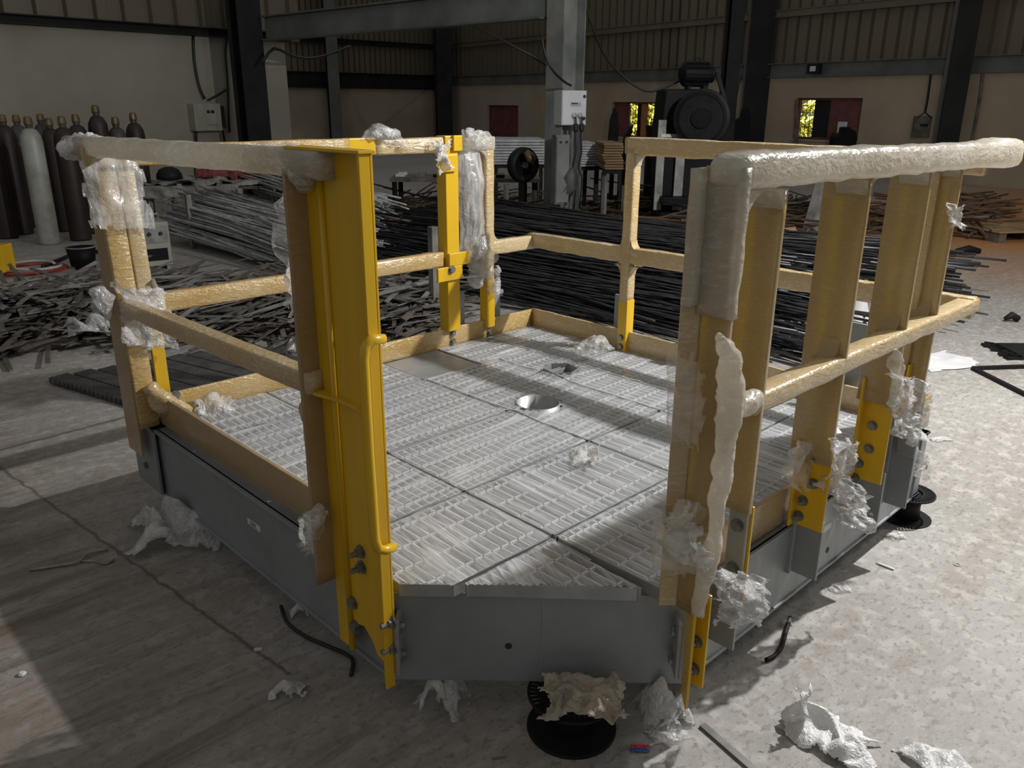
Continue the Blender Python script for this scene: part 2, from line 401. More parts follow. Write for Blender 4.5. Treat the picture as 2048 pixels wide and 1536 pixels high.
# windows: frame, grille, shutters
def window(name, w, r, shutters, openp):
    u0, u1, z0, z1 = r; root = tag(thing(name, w.pt(u0, z0), None, None), kind='structure')
    mb = MB(); f = .05
    w.slab(mb, u0, u0 + f, z0, z1, -.2, -.1); w.slab(mb, u1 - f, u1, z0, z1, -.2, -.1)
    w.slab(mb, u0, u1, z1 - f, z1, -.2, -.1); w.slab(mb, u0, u1, z0, z0 + f, -.2, -.1)
    obj('window_frame', mb, 'shutter_red', root)
    mb = MB(); w.slab(mb, u0 - .05, u1 + .05, z0 - .05, z0, -.1, .05); obj('window_sill', mb, 'block_wall', root)
    if openp:
        mb = MB(); k = u0 + .1
        while k < u1: w.slab(mb, k, k + .012, z0, z1, -.17, -.158); k += .12
        k = z0 + .12
        while k < z1: w.slab(mb, u0, u1, k, k + .01, -.172, -.16); k += .17
        obj('grille', mb, 'black_iron', root)
    for a, b, mat, ang in shutters:
        ua, ub = u0 + (u1 - u0) * a, u0 + (u1 - u0) * b; mb = MB()
        if ang: 
            h = w.pt(ua, (z0 + z1) / 2, -.12); e = (w.d * math.cos(ang) - w.n * math.sin(ang)) * (ub - ua)
            mb.obox(h + e / 2, e / 2, e.cross(Vector((0, 0, 1))).normalized() * .015, Vector((0, 0, (z1 - z0) / 2 - .05)))
        else: w.slab(mb, ua, ub, z0 + .04, z1 - .04, -.15, -.12)
        obj('shutter', mb, mat, root, bevel=.005)
    return root
window('window_1', WR, win1, [(.02, .34, 'shutter_red', 0), (.52, .6, 'black_iron', 0), (.6, .74, 'frame_orange', 0)], True)
window('window_2', WR, win2, [(.26, .5, 'column_dark', 0), (.5, .98, 'shutter_red', 0)], True)
window('window_3', WR, win3, [(.03, .5, 'shutter_red', 0), (.5, .97, 'shutter_red', 0)], False)
root = tag(thing('door_1', WL.pt(door[0], door[2]), None, None), kind='structure')
mb = MB(); u0, u1, z0, z1 = door
WL.slab(mb, u0, u0 + .1, z0, z1, -.15, .01); WL.slab(mb, u1 - .08, u1, z0, z1, -.15, .01); WL.slab(mb, u0, u1, z1 - .1, z1, -.15, .01); obj('door_frame', mb, 'block_wall', root)
mb = MB(); WL.slab(mb, u0 + .1, u1 - .08, z0, z1 - .1, -.14, -.08); obj('door_leaf', mb, 'shutter_red', root)
# greenery outside, lit by daylight
def bush(name, px, D, w, h, n, label):
    root = thing(name, P(px, 300, D) * 1, label, 'bush', 'greenery outside the windows'); c0 = P(px, 240, D); c0.z = 0
    root.location = c0; WORLD_LOC[root.name] = c0.copy()
    mb = MB()
    for i in range(n):
        p = c0 + RH * rnd.uniform(-w, w) + FH * rnd.uniform(-.8, .8) + Vector((0, 0, rnd.uniform(.05, h)))
        s = rnd.uniform(.06, .16); q = Euler((rnd.uniform(-1, 1), rnd.uniform(-1, 1), rnd.uniform(0, 6))).to_matrix()
        mb.add([p + q @ Vector(v) for v in ((-s, 0, 0), (0, -s * .45, .02), (s, 0, 0), (0, s * .45, .02))], [(0, 1, 2, 3)])
    obj('foliage', mb, 'leaf', root, kind='stuff')
    mb = MB()
    for i in range(7):
        a = c0 + RH * rnd.uniform(-w * .6, w * .6); mb.tube([a, a + Vector((rnd.uniform(-.2, .2), rnd.uniform(-.2, .2), h * .8))], [.03, .015], 6)
    obj('stem', mb, 'strip_brown', root)
d1, d2 = depth(WR.hit(1270, 240)), depth(WR.hit(1620, 240))
bush('garden_bush', 1268, d1 + 3.2, 1.7, 2.9, 5200, 'sunlit yellow-green bush seen through the open window beside the press')
bush('garden_bush', 1640, d2 + 3.0, 2.0, 2.7, 5200, 'sunlit bush seen through the half shuttered window at right')
for px, D in ((1268, d1 + 1.2), (1640, d2 + 1.0)):
    a = P(px, 150, D); a.z = 4.2; b = P(px, 240, D + 2.2); b.z = 1.2
    lamp('daylight', 'SPOT', a, 6500, (1, .88, .6), .4, b, 100)
# columns and overhead beam
def column(name, base, w, dpt, ang, h, mats, label, plate=True):
    base = Vector((base.x, base.y, 0)); root = thing(name, base, label, 'column'); q = Matrix.Rotation(ang, 3, 'Z')
    X, Y, Z = q @ Vector((1, 0, 0)), q @ Vector((0, 1, 0)), Vector((0, 0, 1)); zc = Z * h / 2; t_ = .018
    for sgn, mt in ((-1, mats[0]), (1, mats[1])):
        obj('flange', MB().obox(base + zc + Y * sgn * (dpt / 2 - t_ / 2), X * w / 2, Y * t_ / 2, zc), mt, root)
    obj('web', MB().obox(base + zc, X * t_ / 2, Y * (dpt / 2 - t_), zc), mats[1], root)
    if plate: obj('base_plate', MB().obox(base + Z * .01, X * (w / 2 + .1), Y * (dpt / 2 + .1), Z * .01), mats[1], root)
    return root
def face_ang(p, extra): d = Vector(p) - CAM; return math.atan2(d.y, d.x) - math.pi / 2 + extra
b1 = fl(1122, 478); column('steel_column', b1, .26, .40, face_ang(b1, -.70), 5.2, ('column_paint', 'column_paint'), 'grey steel column with the white socket panel, centre of the hall')
b2 = P(512, 300, 14.4); column('steel_column', b2, .42, .36, face_ang(b2, .5), 5.6, ('column_dark', 'column_dark'), 'dark steel column by the end of the left wall')
b3 = P(1447, 300, 15.5); column('steel_column', b3, .24, .26, face_ang(b3, .4), 6, ('column_dark', 'column_dark'), 'thin black column standing right behind the press')
b4 = P(1888, 300, depth(WR.hit(1888, 250)) - .4); column('steel_column', b4, .42, .35, face_ang(b4, .3), 6, ('column_dark', 'girt_paint'), 'dark column against the right wall beside the hanging switch box')
b5 = P(888, 240, 35.6); column('steel_column', b5, .62, .5, face_ang(b5, .2), 8, ('column_dark', 'column_dark'), 'dark column in the far corner of the hall')
b6 = P(672, 260, depth(WL.hit(672, 250)) - .5); column('steel_column', b6, .42, .35, face_ang(b6, .2), 7, ('girt_paint', 'column_dark'), 'grey wall post right of the dark red door')
b7 = P(1505, 240, depth(WR.hit(1505, 200)) - .3); column('steel_column', b7, .62, .3, face_ang(b7, .3), 7, ('column_dark', 'girt_paint'), 'wide dark wall post between the two open windows')
pa = P(532, 57, 14.4); pb = P(1090, 2, depth(b1)); zb_, zt_ = P(530, 80, 14.4).z, P(530, 34, 14.4).z
pa.z = pb.z = (zb_ + zt_) / 2; sd = (pb - pa).cross(Vector((0, 0, 1))).normalized()
root = thing('roof_beam', pa, 'grey steel beam spanning from the dark left column to the centre column', 'beam')
hb = (zt_ - zb_) / 2
obj('web', MB().bar(pa, pb, .02, 2 * hb), 'beam_paint', root)
for sg in (-1, 1): obj('flange', MB().bar(pa + Vector((0, 0, sg * hb)), pb + Vector((0, 0, sg * hb)), .2, .025), 'girt_paint', root)
# hall cables
def cable(name, pts, r, label, mat='cable_black', cat='cable', smooth=3):
    pts = [Vector(p) for p in pts]; out = []
    for i in range(len(pts) - 1):
        p0, p1, p2, p3 = pts[max(i - 1, 0)], pts[i], pts[i + 1], pts[min(i + 2, len(pts) - 1)]
        for k in range(smooth):
            q = k / smooth
            out.append(.5 * ((2 * p1) + (p2 - p0) * q + (2 * p0 - 5 * p1 + 4 * p2 - p3) * q * q + (3 * p1 - p0 - 3 * p2 + p3) * q ** 3))
    out.append(pts[-1]); return obj(name, MB().tube(out, r, 6), mat, smooth=True, label=label, cat=cat)
cable('power_cable', [P(1165, -15, 10.6), P(1185, 55, 10.7), P(1212, 115, 10.9), P(1255, 160, 11), P(1292, 182, 11), P(1325, 177, 11), P(1362, 160, 11)], .014, 'thin black cable drooping from the roof to the motor of the press')
cable('power_cable', [P(1083, 70, 9.75), P(1090, 108, 9.72), P(1105, 140, 9.72), P(1128, 163, 9.9), P(1142, 171, 10)], .014, 'black cable looping across the centre column above the white panel')
cable('power_cable', [P(523, 128, 14), P(548, 97, 14.2), P(585, 112, 15), P(620, 117, 16), P(660, 108, 17), P(700, 92, 18)], .025, 'black cable sagging from the dark left column toward the back wall')
cable('power_cable', [WF.hit(384, 70) + WF.n * .04, WF.hit(386, 120) + WF.n * .04, WF.hit(394, 170) + WF.n * .06, WF.hit(404, 198) + WF.n * .1], .022, 'brown cable running down the left wall into the switch box')
cable('power_cable', [WF.hit(410, 200) + WF.n * .12, WF.hit(430, 190) + WF.n * .1, WF.hit(452, 176) + WF.n * .10], .02, 'short cable rising from the wall switch box to the right')
cable('power_cable', [WF.hit(x_, y_) + WF.n * .05 for x_, y_ in ((455, -10), (458, 30), (448, 100), (452, 160), (456, 265))], .02, 'long cable hanging down the end of the left wall')
cable('power_cable', [P(905, 30, 35.2), P(1000, 78, 24), P(1092, 128, 10.0)], .02, 'thin stay wire sloping behind the centre column')

# ================================================================== the platform
Z0, ZG, ZD = .12, .404, .444          # girder underside, girder top, deck top
ZT, ZM = 1.545, .945                  # top and mid rail
plat = thing('service_platform', (1.15, 1.15, 0), 'octagonal-cornered grey steel platform with yellow guard rails wrapped in plastic film', 'platform')
CH = .58; LEN = 2.27
# --- bolts
def bolt_mesh(stud):
    mb = MB(); mb.lathe([(.019, 0), (.019, .003)], n=14)
    a = [(.0145 * math.cos(i * math.pi / 3), .0145 * math.sin(i * math.pi / 3)) for i in range(6)]
    mb.loft([[Vector((x, y, .003)) for x, y in a], [Vector((x, y, .014)) for x, y in a]])
    if stud: mb.lathe([(.0075, .014), (.0075, .034)], n=8)
    return mesh_of(mb, 'bolt_zinc')
BOLT, STUD = bolt_mesh(False), bolt_mesh(True)
def bolt(p, nrm, parent, stud=False, s=1.0):
    q = Vector(nrm).to_track_quat('Z', 'X').to_euler()
    return inst('bolt', STUD if stud else BOLT, p, q, parent, (s, s, s))
# --- girders
def ibeam(name, a, b, inward, h0=Z0, h1=ZG, fw=.075):
    a, b, n = Vector((*a, 0)), Vector((*b, 0)), Vector((*inward, 0)); mb = MB(); d = (b - a) / 2; c = (a + b) / 2; Z = Vector((0, 0, 1))
    mb.obox(c + n * fw + Z * (h0 + h1) / 2, d, n * .005, Z * (h1 - h0) / 2)
    mb.obox(c + n * fw / 2 + Z * (h0 + .005), d, n * fw / 2, Z * .005)
    mb.obox(c + n * .06 + Z * (h1 - .005), d, n * .06, Z * .005)
    return obj(name, mb, 'galvanised', plat, bevel=.002)
gl = ibeam('side_girder', (0, CH), (0, LEN), (1, 0), fw=.018)
gr = ibeam('side_girder', (CH, 0), (LEN, 0), (0, 1), fw=.012)
ibeam('side_girder', (LEN, 0), (LEN, LEN), (-1, 0)); ibeam('side_girder', (0, LEN), (LEN, LEN), (0, -1))
n45 = Vector((-.7071, -.7071, 0)); e45 = Vector((.7071, -.7071, 0)); Z = Vector((0, 0, 1))
A_ = Vector((0, CH, 0)); B_ = Vector((CH, 0, 0)); L45 = (B_ - A_).length
mb = MB(); mb.obox((A_ + B_) / 2 + Z * (Z0 + ZG) / 2 - n45 * .006, e45 * L45 / 2, n45 * .006, Z * (ZG - Z0) / 2)
fp = obj('front_plate', mb, 'galvanised', plat, bevel=.002)
def f45(px, py, off=0.0):               # pixel on the front plate
    d = ray(px, py); t = n45.dot(A_ + n45 * off - CAM) / n45.dot(d); return CAM + d * t
hp = f45(1017, 1292)
rot45 = n45.to_track_quat('Z', 'X').to_matrix()
obj('drain_hole', MB().lathe([(.010, -.001), (.010, .0008)], hp, 20, rot45), 'pipe_dark', fp)
s0 = f45(1085, 1205); s1 = f45(1088, 1360)
obj('weld_seam', MB().bar(Vector((s0.x, s0.y, ZG)), Vector((s0.x, s0.y, Z0)), .003, .003), 'galv_plate', fp)
# inner frame under the grating
mb = MB()
for x in (.49, 1.108, 1.566): mb.box(x - .03, x + .03, .14 if x > .5 else .20, LEN - .02, .30, .398)
for y in (.424, .821, 1.25, 1.81): mb.box(.26 if y < .5 else .1, LEN - .02, y - .03, y + .03, .30, .396)
obj('cross_beams', mb, 'galvanised', plat)
# bracket fins standing out from the right girder
for x, z0_, z1 in ((.675, .225, .42), (1.155, .235, .44), (1.60, .235, .46), (1.86, .23, .60)):
    fin = obj('bracket_fin', MB().box(x, x + .010, -.085, .012, z0_, z1).box(x - .022, x, -.008, .012, z0_, z1), 'galvanised', plat, bevel=.002)
for px, py in ((1655, 1100), (1853, 935)):
    p_ = ony(px, py, .0065); obj('drain_hole', MB().lathe([(.011, 0), (.011, -.001)], (p_.x, .0068, p_.z), 20, 'y'), 'pipe_dark', gr)
p_ = ony(1650, 1058, .0065)
obj('sticker', MB().obox((p_.x, .0063, p_.z), (.045, 0, 0), (0, .0006, 0), (0, 0, .012)), 'paper_white', gr)
p_ = onx(508, 1050, .0125)
stk = obj('sticker', MB().obox((.0122, p_.y, p_.z), (.0005, 0, 0), (0, .045, 0), (0, 0, .011)), 'paper_white', gl)
for k in range(3): obj('printed_line', MB().obox((.0114, p_.y + .005, p_.z + .005 - k * .005), (.0002, 0, 0), (0, .022 - .006 * (k % 2), 0), (0, 0, .0011)), 'cable_black', stk)
# left corner bracket
lb = obj('corner_bracket', MB().box(-.012, .0, 2.13, 2.36, Z0 + .01, .40), 'galvanised', plat, bevel=.002)
p_ = onx(293, 930, -.012); bolt((-.012, p_.y, p_.z), (-1, 0, 0), plat, s=.9)
# --- wrapped bars
def wbar(name, a, b, w, h, mat='wrap_tan', amp=.005, rr=.3, step=.04, seed=0, fat=None, parent=None):
    a, b = Vector(a), Vector(b); d = b - a; L = d.length; d.normalize()
    up = Z if abs(d.z) < .9 else Vector((0, 1, 0)); sd = d.cross(up).normalized(); up = sd.cross(d)
    n = max(2, int(L / step)); rings = []
    base = []
    r = min(w, h) * rr * .6; amp *= .55
    for cx, cy, a0 in ((w / 2 - r, h / 2 - r, 0), (-w / 2 + r, h / 2 - r, 90), (-w / 2 + r, -h / 2 + r, 180), (w / 2 - r, -h / 2 + r, 270)):
        for q in (0, 45, 90): base.append((cx + r * math.cos(math.radians(a0 + q)), cy + r * math.sin(math.radians(a0 + q))))
    for i in range(n + 1):
        t_ = i / n; c = a + d * L * t_; k = 1 + (fat(t_) if fat else 0)
        ring = []
        for x, y in base:
            q = c + sd * x * k + up * y * k
            q += (sd * x + up * y).normalized() * amp * fbm(q * 11 + Vector((seed, 0, 0)), 2)
            ring.append(q)
        rings.append(ring)
    return obj(name, MB().loft(rings), mat, parent or plat, smooth=True)
def gusset(c, d1, d2, s, th, mat, parent=None):
    """concave film web in the corner c between directions d1 and d2"""
    c, d1, d2 = Vector(c), Vector(d1).normalized(), Vector(d2).normalized(); nn = d1.cross(d2).normalized()
    o_ = c + (d1 + d2) * s; pts = [c]
    for i in range(9):
        a = math.pi / 2 * i / 8; pts.append(o_ - d2 * s * math.cos(a) - d1 * s * math.sin(a))
    return obj('film_web', MB().prism([p - nn * th / 2 for p in pts], nn * th), mat, parent or plat)
def lump(name, pts, radii, mat, amp, seed=0, n=12, fr=16, parent=None):
    pts = [Vector(p) for p in pts]; P2 = []; R2 = []
    for i in range(len(pts) - 1):
        for k in range(8):
            q = k / 8; P2.append(pts[i].lerp(pts[i + 1], q)); R2.append(radii[i] * (1 - q) + radii[i + 1] * q)
    P2.append(pts[-1]); R2.append(radii[-1])
    mb = MB().tube(P2, R2, 22, 0, seed, True, fr); out = []
    for v_ in mb.v:
        q = Vector(v_); k = fbm(q * fr * .55 + Vector((seed, 0, 0)), 2); c_ = abs(fbm(q * fr * 1.5 + Vector((0, seed, 0)), 2))
        dq = min(P2, key=lambda p: (p - q).length_squared); o_ = (q - dq).normalized(); out.append(tuple(q + o_ * amp * (k * .7 - c_ * .6)))
    mb.v = out
    return obj(name, mb, mat, parent or plat, smooth=True)
def cloth(name, corner, eu, ev, nu, nv, mat, amp, seed, jag=.12, parent=None, bulge=(0, 0, 0), fr=9, **kw):
    """crumpled sheet: corner + u*eu + v*ev, ragged edge"""
    corner, eu, ev, bulge = Vector(corner), Vector(eu), Vector(ev), Vector(bulge); nn = eu.cross(ev).normalized(); sd = Vector((seed * 3.1, seed, 0))
    def fn(u, v):
        p = corner + eu * u + ev * v + bulge * math.sin(math.pi * u) * math.sin(math.pi * v)
        k = fbm(p * fr + sd, 3); k2 = fbm(p * fr * 1.3 + sd + Vector((40, 0, 0)), 2)
        return p + nn * amp * (abs(k) * 2 - .5) + eu * k2 * .07 + ev * fbm(p * fr + sd * 2, 2) * .07
    def keep(u, v):
        e = min(u, 1 - u, v, 1 - v); return e > jag * (.5 + fbm(Vector((u * 5, v * 5, seed)), 2))
    mb = MB().grid(fn, nu, nv, keep)
    return obj(name, mb, mat, parent, smooth=True, solid=.0015, **kw)
# --- toe boards
wbar('toe_board', (.045, .62, .485), (.045, 2.2, .485), .016, .125, 'wrap_brown', .002, .3, .05, 1)
wbar('toe_board', (.06, 2.155, .49), (2.16, 2.155, .49), .016, .10, 'wrap_amber', .002, .3, .05, 2)
wbar('toe_board', (2.16, 2.155, .49), (2.16, .1, .49), .016, .11, 'wrap_tan', .004, .3, .04, 3)
wbar('toe_board', (.70, .035, .470), (2.20, .035, .470), .014, .12, 'wrap_brown', .002, .3, .05, 4)
wbar('toe_board', (2.06, .02, .47), (2.27, .02, .47), .012, .10, 'wrap_white', .002, .3, .05, 5)
obj('angle_plate', MB().box(2.18, 2.30, .03, .038, .44, .545).box(2.292, 2.30, .03, .12, .44, .545), 'yellow_paint', plat, bevel=.002)
# --- back-left side: rails and posts (plane y = 2.15)
yb = 2.155
wbar('top_rail', (-.10, yb, 1.46), (.98, yb, 1.46), .06, .075, 'wrap_amber', .005, .3, .04, 6)
obj('top_rail', MB().box(.98, 1.12, yb - .03, yb + .03, 1.425, 1.497), 'yellow_paint', plat, bevel=.004)
wbar('top_rail', (1.12, yb, 1.455), (1.56, yb, 1.455), .055, .072, 'wrap_tan', .006, .3, .04, 7)
wbar('top_rail', (1.60, yb, 1.452), (1.845, yb, 1.452), .06, .07, 'wrap_white', .006, .3, .03, 8)
wbar('mid_rail', (.06, yb, .91), (1.50, yb, .905), .05, .075, 'wrap_amber', .005, .3, .04, 9)
wbar('mid_rail', (1.80, yb, .925), (2.17, yb, .92), .05, .075, 'wrap_tan', .006, .3, .03, 10)
gp = obj('gate_post', MB().box(1.515, 1.595, yb - .035, yb + .035, .53, 1.495), 'yellow_paint', plat, bevel=.004)
for z0, z1, xa, xb in ((1.33, 1.41, 1.46, 1.575), (1.425, 1.497, 1.555, 1.61), (.80, .87, 1.44, 1.60), (.87, .935, 1.515, 1.66)):
    obj('gate_bracket', MB().box(xa, xb, yb - .052, yb - .036, z0, z1), 'yellow_paint', plat, bevel=.003)
p_ = ony(887, 317, yb - .052); bolt((p_.x, yb - .052, p_.z), (0, -1, 0), plat, s=1.1)
p_ = ony(903, 539, yb - .052); bolt((p_.x, yb - .052, p_.z), (0, -1, 0), plat, s=1.1)
wbar('post', (1.815, yb, .74), (1.815, yb, 1.44), .06, .055, 'wrap_tan', .005, .3, .03, 11)
obj('post', MB().box(1.788, 1.843, yb - .03, yb + .03, .50, .76), 'yellow_paint', plat, bevel=.003)
for x in (1.555, 1.815):
    obj('stanchion_bracket', MB().box(x + .045, x + .125, yb + .03, yb + .045, .30, .71), 'galvanised', plat, bevel=.003)
    for z in (.468, .512): bolt((x + .005, yb - .012, z), (0, -1, 0), plat, s=.95)
gusset((1.845, yb, .96), (1, 0, 0), (0, 0, 1), .05, .045, 'wrap_tan'); gusset((1.79, yb, 1.418), (-1, 0, 0), (0, 0, -1), .05, .05, 'wrap_white')
# film hanging between gate post and post
cloth('film_sheet', (1.61, yb - .005, 1.50), (.17, 0, -.0), (0, -.02, -.60), 12, 26, 'gate_film', .012, 3, .03, plat, (0, -.05, 0), 5)
lump('film_bundle', [(1.63, yb - .05, 1.505), (1.70, yb - .05, 1.49), (1.78, yb - .04, 1.47)], [.02, .05, .03], 'bubble_film', .05, 5)
lump('film_bundle', [(1.70, yb - .05, 1.0), (1.70, yb - .07, .90), (1.71, yb - .06, .83), (1.68, yb - .05, .74)], [.05, .085, .06, .015], 'bubble_film', .06, 8)
cloth('film_rag', (1.76, yb - .05, .84), (.10, 0, 0), (.01, 0, -.17), 10, 14, 'clear_film', .04, 9, .16, plat)
cloth('film_rag', (1.42, yb - .06, 1.47), (.11, 0, .03), (0, -.02, -.16), 10, 14, 'bubble_film', .05, 10, .16, plat)
lump('film_bundle', [(1.03, yb - .02, 1.49), (1.13, yb - .04, 1.53), (1.22, yb - .04, 1.50), (1.28, yb - .03, 1.44)], [.015, .035, .04, .015], 'clear_film', .04, 11)
# --- back-right side (plane x = 2.155)
xb = 2.155
wbar('top_rail', (xb, 1.52, 1.455), (xb, -.05, 1.455), .06, .08, 'wrap_tan', .007, .3, .03, 12)
wbar('mid_rail', (xb, 2.17, .93), (xb, -.10, .95), .05, .08, 'wrap_tan', .007, .3, .03, 13)
wbar('post', (xb, 1.485, .70), (xb, 1.485, 1.44), .062, .055, 'wrap_tan', .005, .3, .03, 14)
obj('post', MB().box(xb - .03, xb + .03, 1.455, 1.51, .425, .71), 'yellow_paint', plat, bevel=.003)
for z in (.467, .515): bolt((xb - .031, 1.484, z), (-1, 0, 0), plat, s=.95)
wbar('post', (xb, .06, .55), (xb, .06, 1.44), .06, .055, 'wrap_amber', .005, .3, .03, 15)
for y, sg in ((1.515, 1), (1.455, -1)):
    for zz, s2 in ((.965, 1), (.885, -1)): gusset((xb, y, zz), (0, sg, 0), (0, 0, s2), .045, .05, 'wrap_tan')
gusset((xb, 1.455, 1.417), (0, -1, 0), (0, 0, -1), .05, .05, 'wrap_white')
for y in (1.56, 1.06, .33): obj('stanchion_bracket', MB().box(xb + .05, xb + .065, y - .04, y + .04, .30, .71 if y > .5 else .80), 'galvanised', plat, bevel=.003)
# --- left side (plane x = -.03)
xl = -.035
wbar('top_rail', (xl, .66, 1.515), (xl - .02, 2.36, 1.492), .085, .066, 'wrap_white', .010, .4, .03, 16)
lump('film_bundle', [(xl - .04, 2.42, 1.47), (xl - .03, 2.34, 1.485), (xl - .01, 2.22, 1.485), (xl, 2.12, 1.48)], [.025, .048, .052, .038], 'bubble_opaque', .05, 17)
lump('film_bundle', [(xl, .98, 1.515), (xl, .86, 1.515), (xl + .0, .78, 1.505), (xl - .01, .74, 1.47)], [.045, .052, .05, .03], 'clear_film', .03, 18)
# left corner post: two wrapped channel faces side by side and a dark yellow flange
wbar('post', (-.005, 2.165, .42), (-.03, 2.165, 1.44), .075, .03, 'wrap_amber', .004, .3, .03, 19)
wbar('post', (.055, 2.175, .9), (.045, 2.175, 1.44), .06, .03, 'wrap_tan', .004, .3, .03, 20)
obj('post_flange', MB().box(-.052, -.044, 2.16, 2.30, .30, 1.42), 'wrap_brown', plat, bevel=.002)
obj('post', MB().box(.055, .105, 2.19, 2.21, .44, .90), 'yellow_paint', plat, bevel=.002)
wbar('mid_rail', (-.03, 2.16, .915), (-.045, .78, .96), .055, .06, 'wrap_tan', .004, .25, .04, 21)
lump('film_bundle', [(-.02, 2.15, .98), (0, 2.13, .92), (.03, 2.14, .84), (.045, 2.15, .76)], [.03, .055, .05, .02], 'bubble_film', .04, 22)
lump('film_bundle', [(-.08, 2.24, .97), (-.09, 2.24, .92), (-.07, 2.22, .88)], [.02, .045, .02], 'bubble_film', .04, 23)
gusset((.085, yb, .945), (1, 0, 0), (0, 0, 1), .06, .04, 'wrap_white'); gusset((.05, yb, .875), (1, 0, 0), (0, 0, -1), .06, .04, 'wrap_white')
lump('film_bundle', [(.0, 2.13, .60), (.03, 2.10, .54), (.08, 2.10, .50), (.14, 2.10, .47)], [.035, .05, .045, .02], 'wrap_tan', .03, 24)
for z in (.53, .475): bolt((.105, yb - .010, z), (0, -1, 0), plat, s=1.0)
cloth('film_rag', (.12, 2.06, .452), (.16, -.06, 0), (.05, .09, .05), 12, 10, 'bubble_film', .05, 25, .14, plat)
cloth('film_rag', (-.07, 2.30, 1.44), (.06, -.10, 0), (.05, -.02, -.34), 10, 16, 'clear_film', .03, 26, .10, plat)
# yellow channel post at the near left corner
PT = 1.545
ya, yc = .795, .520
mb = MB(); mb.prism([(-.015, ya, .15), (-.015, ya, PT), (-.015, yc, PT), (-.015, yc, .19), (-.015, .60, .20), (-.015, .625, .24), (-.015, .66, .265), (-.015, .70, .255), (-.015, .73, .22), (-.015, .745, .155)], (-.008, 0, 0))
yp = obj('post', mb, 'yellow_paint', plat, bevel=.002)
obj('fillet_rib', MB().tube([(-.026, .722, .16), (-.026, .722, PT - .02)], .010, 8), 'yellow_paint', yp, smooth=True)
obj('post_flange', MB().box(-.052, -.023, yc, yc + .009, .15, PT), 'yellow_paint', plat, bevel=.002)
obj('cap_plate', MB().prism([(-.010, ya + .02, PT), (-.075, ya + .0, PT), (-.055, yc - .005, PT), (-.010, yc - .005, PT)], (0, 0, .007)), 'yellow_paint', plat, bevel=.001)
wbar('post_flange', (-.047, ya + .004, .36), (-.047, ya + .004, 1.50), .065, .012, 'wrap_brown', .002, .3, .04, 27)
ga = [(-.023, ya - .01, 0), (-.06, ya - .02, 0)] + [(-.06 + .02 * math.sin(math.pi * i / 8), ya - .02 - (ya - yc - .025) * i / 8, 0) for i in range(1, 8)] + [(-.052, yc + .009, 0), (-.023, yc + .009, 0)]
zs = .93; obj('stiffener_plate', MB().prism([(x, y, zs) for x, y, _ in ga], (0, 0, .008)), 'yellow_paint', yp, bevel=.001)
for px, py, st in ((722, 1103, 1), (724, 1134, 1), (707, 1205, 0), (712, 1253, 0), (783, 1243, 1), (785, 1294, 1)):
    p_ = onx(px, py, -.024); bolt((-.023, p_.y, p_.z), (-1, 0, 0), plat, bool(st), 1.05)
p_ = onx(737, 432, -.024); obj('slot', MB().lathe([(.009, 0), (.009, -.0012)], (-.0228, p_.y, p_.z), 14, 'x'), 'paper_white', yp)
for px, py in ((766, 560), (770, 617)):
    p_ = ony(px, py, yc); obj('slot', MB().lathe([(.008, 0), (.008, -.0012)], (p_.x, yc - .0001, p_.z), 14, 'y'), 'pipe_dark', yp)
# grab handle
h0, h1 = onx(735, 690, -.075), onx(764, 1120, -.075)
hy = (h0.y + h1.y) / 2 + .02
zt1, zb1 = h0.z, h1.z + .02
obj('grab_handle', MB().tube([(-.02, hy, zt1), (-.055, hy, zt1 + .006), (-.073, hy, zt1 - .008), (-.078, hy, zt1 - .035), (-.078, hy, (zt1 + zb1) / 2), (-.078, hy - .004, zb1 + .03), (-.07, hy - .004, zb1), (-.05, hy - .004, zb1 - .012), (-.02, hy - .004, zb1 - .014)], .0125, 12), 'yellow_paint', plat, smooth=True)
# lug plates joining the posts to the front plate
for c_, sg in ((A_ + e45 * .035, 1), (B_ - e45 * .035, -1)):
    obj('lug_plate', MB().obox(c_ + n45 * .03 + Z * .27, n45 * .035, e45 * .006, Z * .085), 'galv_plate', plat, bevel=.003)
    for dz in (-.045, .045): bolt(c_ + n45 * .03 + Z * (.27 + dz) + e45 * .006 * sg, e45 * sg, plat, s=.9)
# --- right side (plane y = 0): rails and flat posts facing the gate
yr = -.045
def fat_end(t_):
    if t_ < .03: return .04 - .55 * (1 - t_ / .03) ** 2
    return .04 + .26 * min(1, max(0, (t_ - .84) / .08)) * (1 if t_ < .97 else math.sqrt(max(.02, 1 - ((t_ - .97) / .03) ** 2)) * 1.9 - .9)
wbar('top_rail', (.46, -.05, 1.517), (2.30, -.07, 1.490), .095, .076, 'wrap_white', .012, .42, .02, 30, fat_end)
wbar('mid_rail', (.66, -.055, .95), (2.19, -.075, .955), .065, .055, 'wrap_tan', .006, .3, .03, 31)
def slat(x, z0, z1, ylo, yhi, mat, seed, name='post'):
    return wbar(name, (x, (ylo + yhi) / 2, z0), (x, (ylo + yhi) / 2, z1), .018, yhi - ylo, mat, .001, .3, .06, seed)
slat(.50, .42, 1.47, -.088, -.012, 'wrap_flat', 32); slat(.685, .645, 1.47, -.088, .012, 'wrap_flat', 33)
slat(1.13, .64, 1.47, -.092, .036, 'wrap_flat', 34); slat(1.55, .72, 1.47, -.092, .028, 'wrap_flat', 35)
slat(1.81, .62, 1.47, -.092, -.028, 'wrap_flat', 36); wbar('post', (1.80, -.018, .6), (1.80, -.018, 1.46), .03, .026, 'wrap_tan', .003, .3, .03, 37)
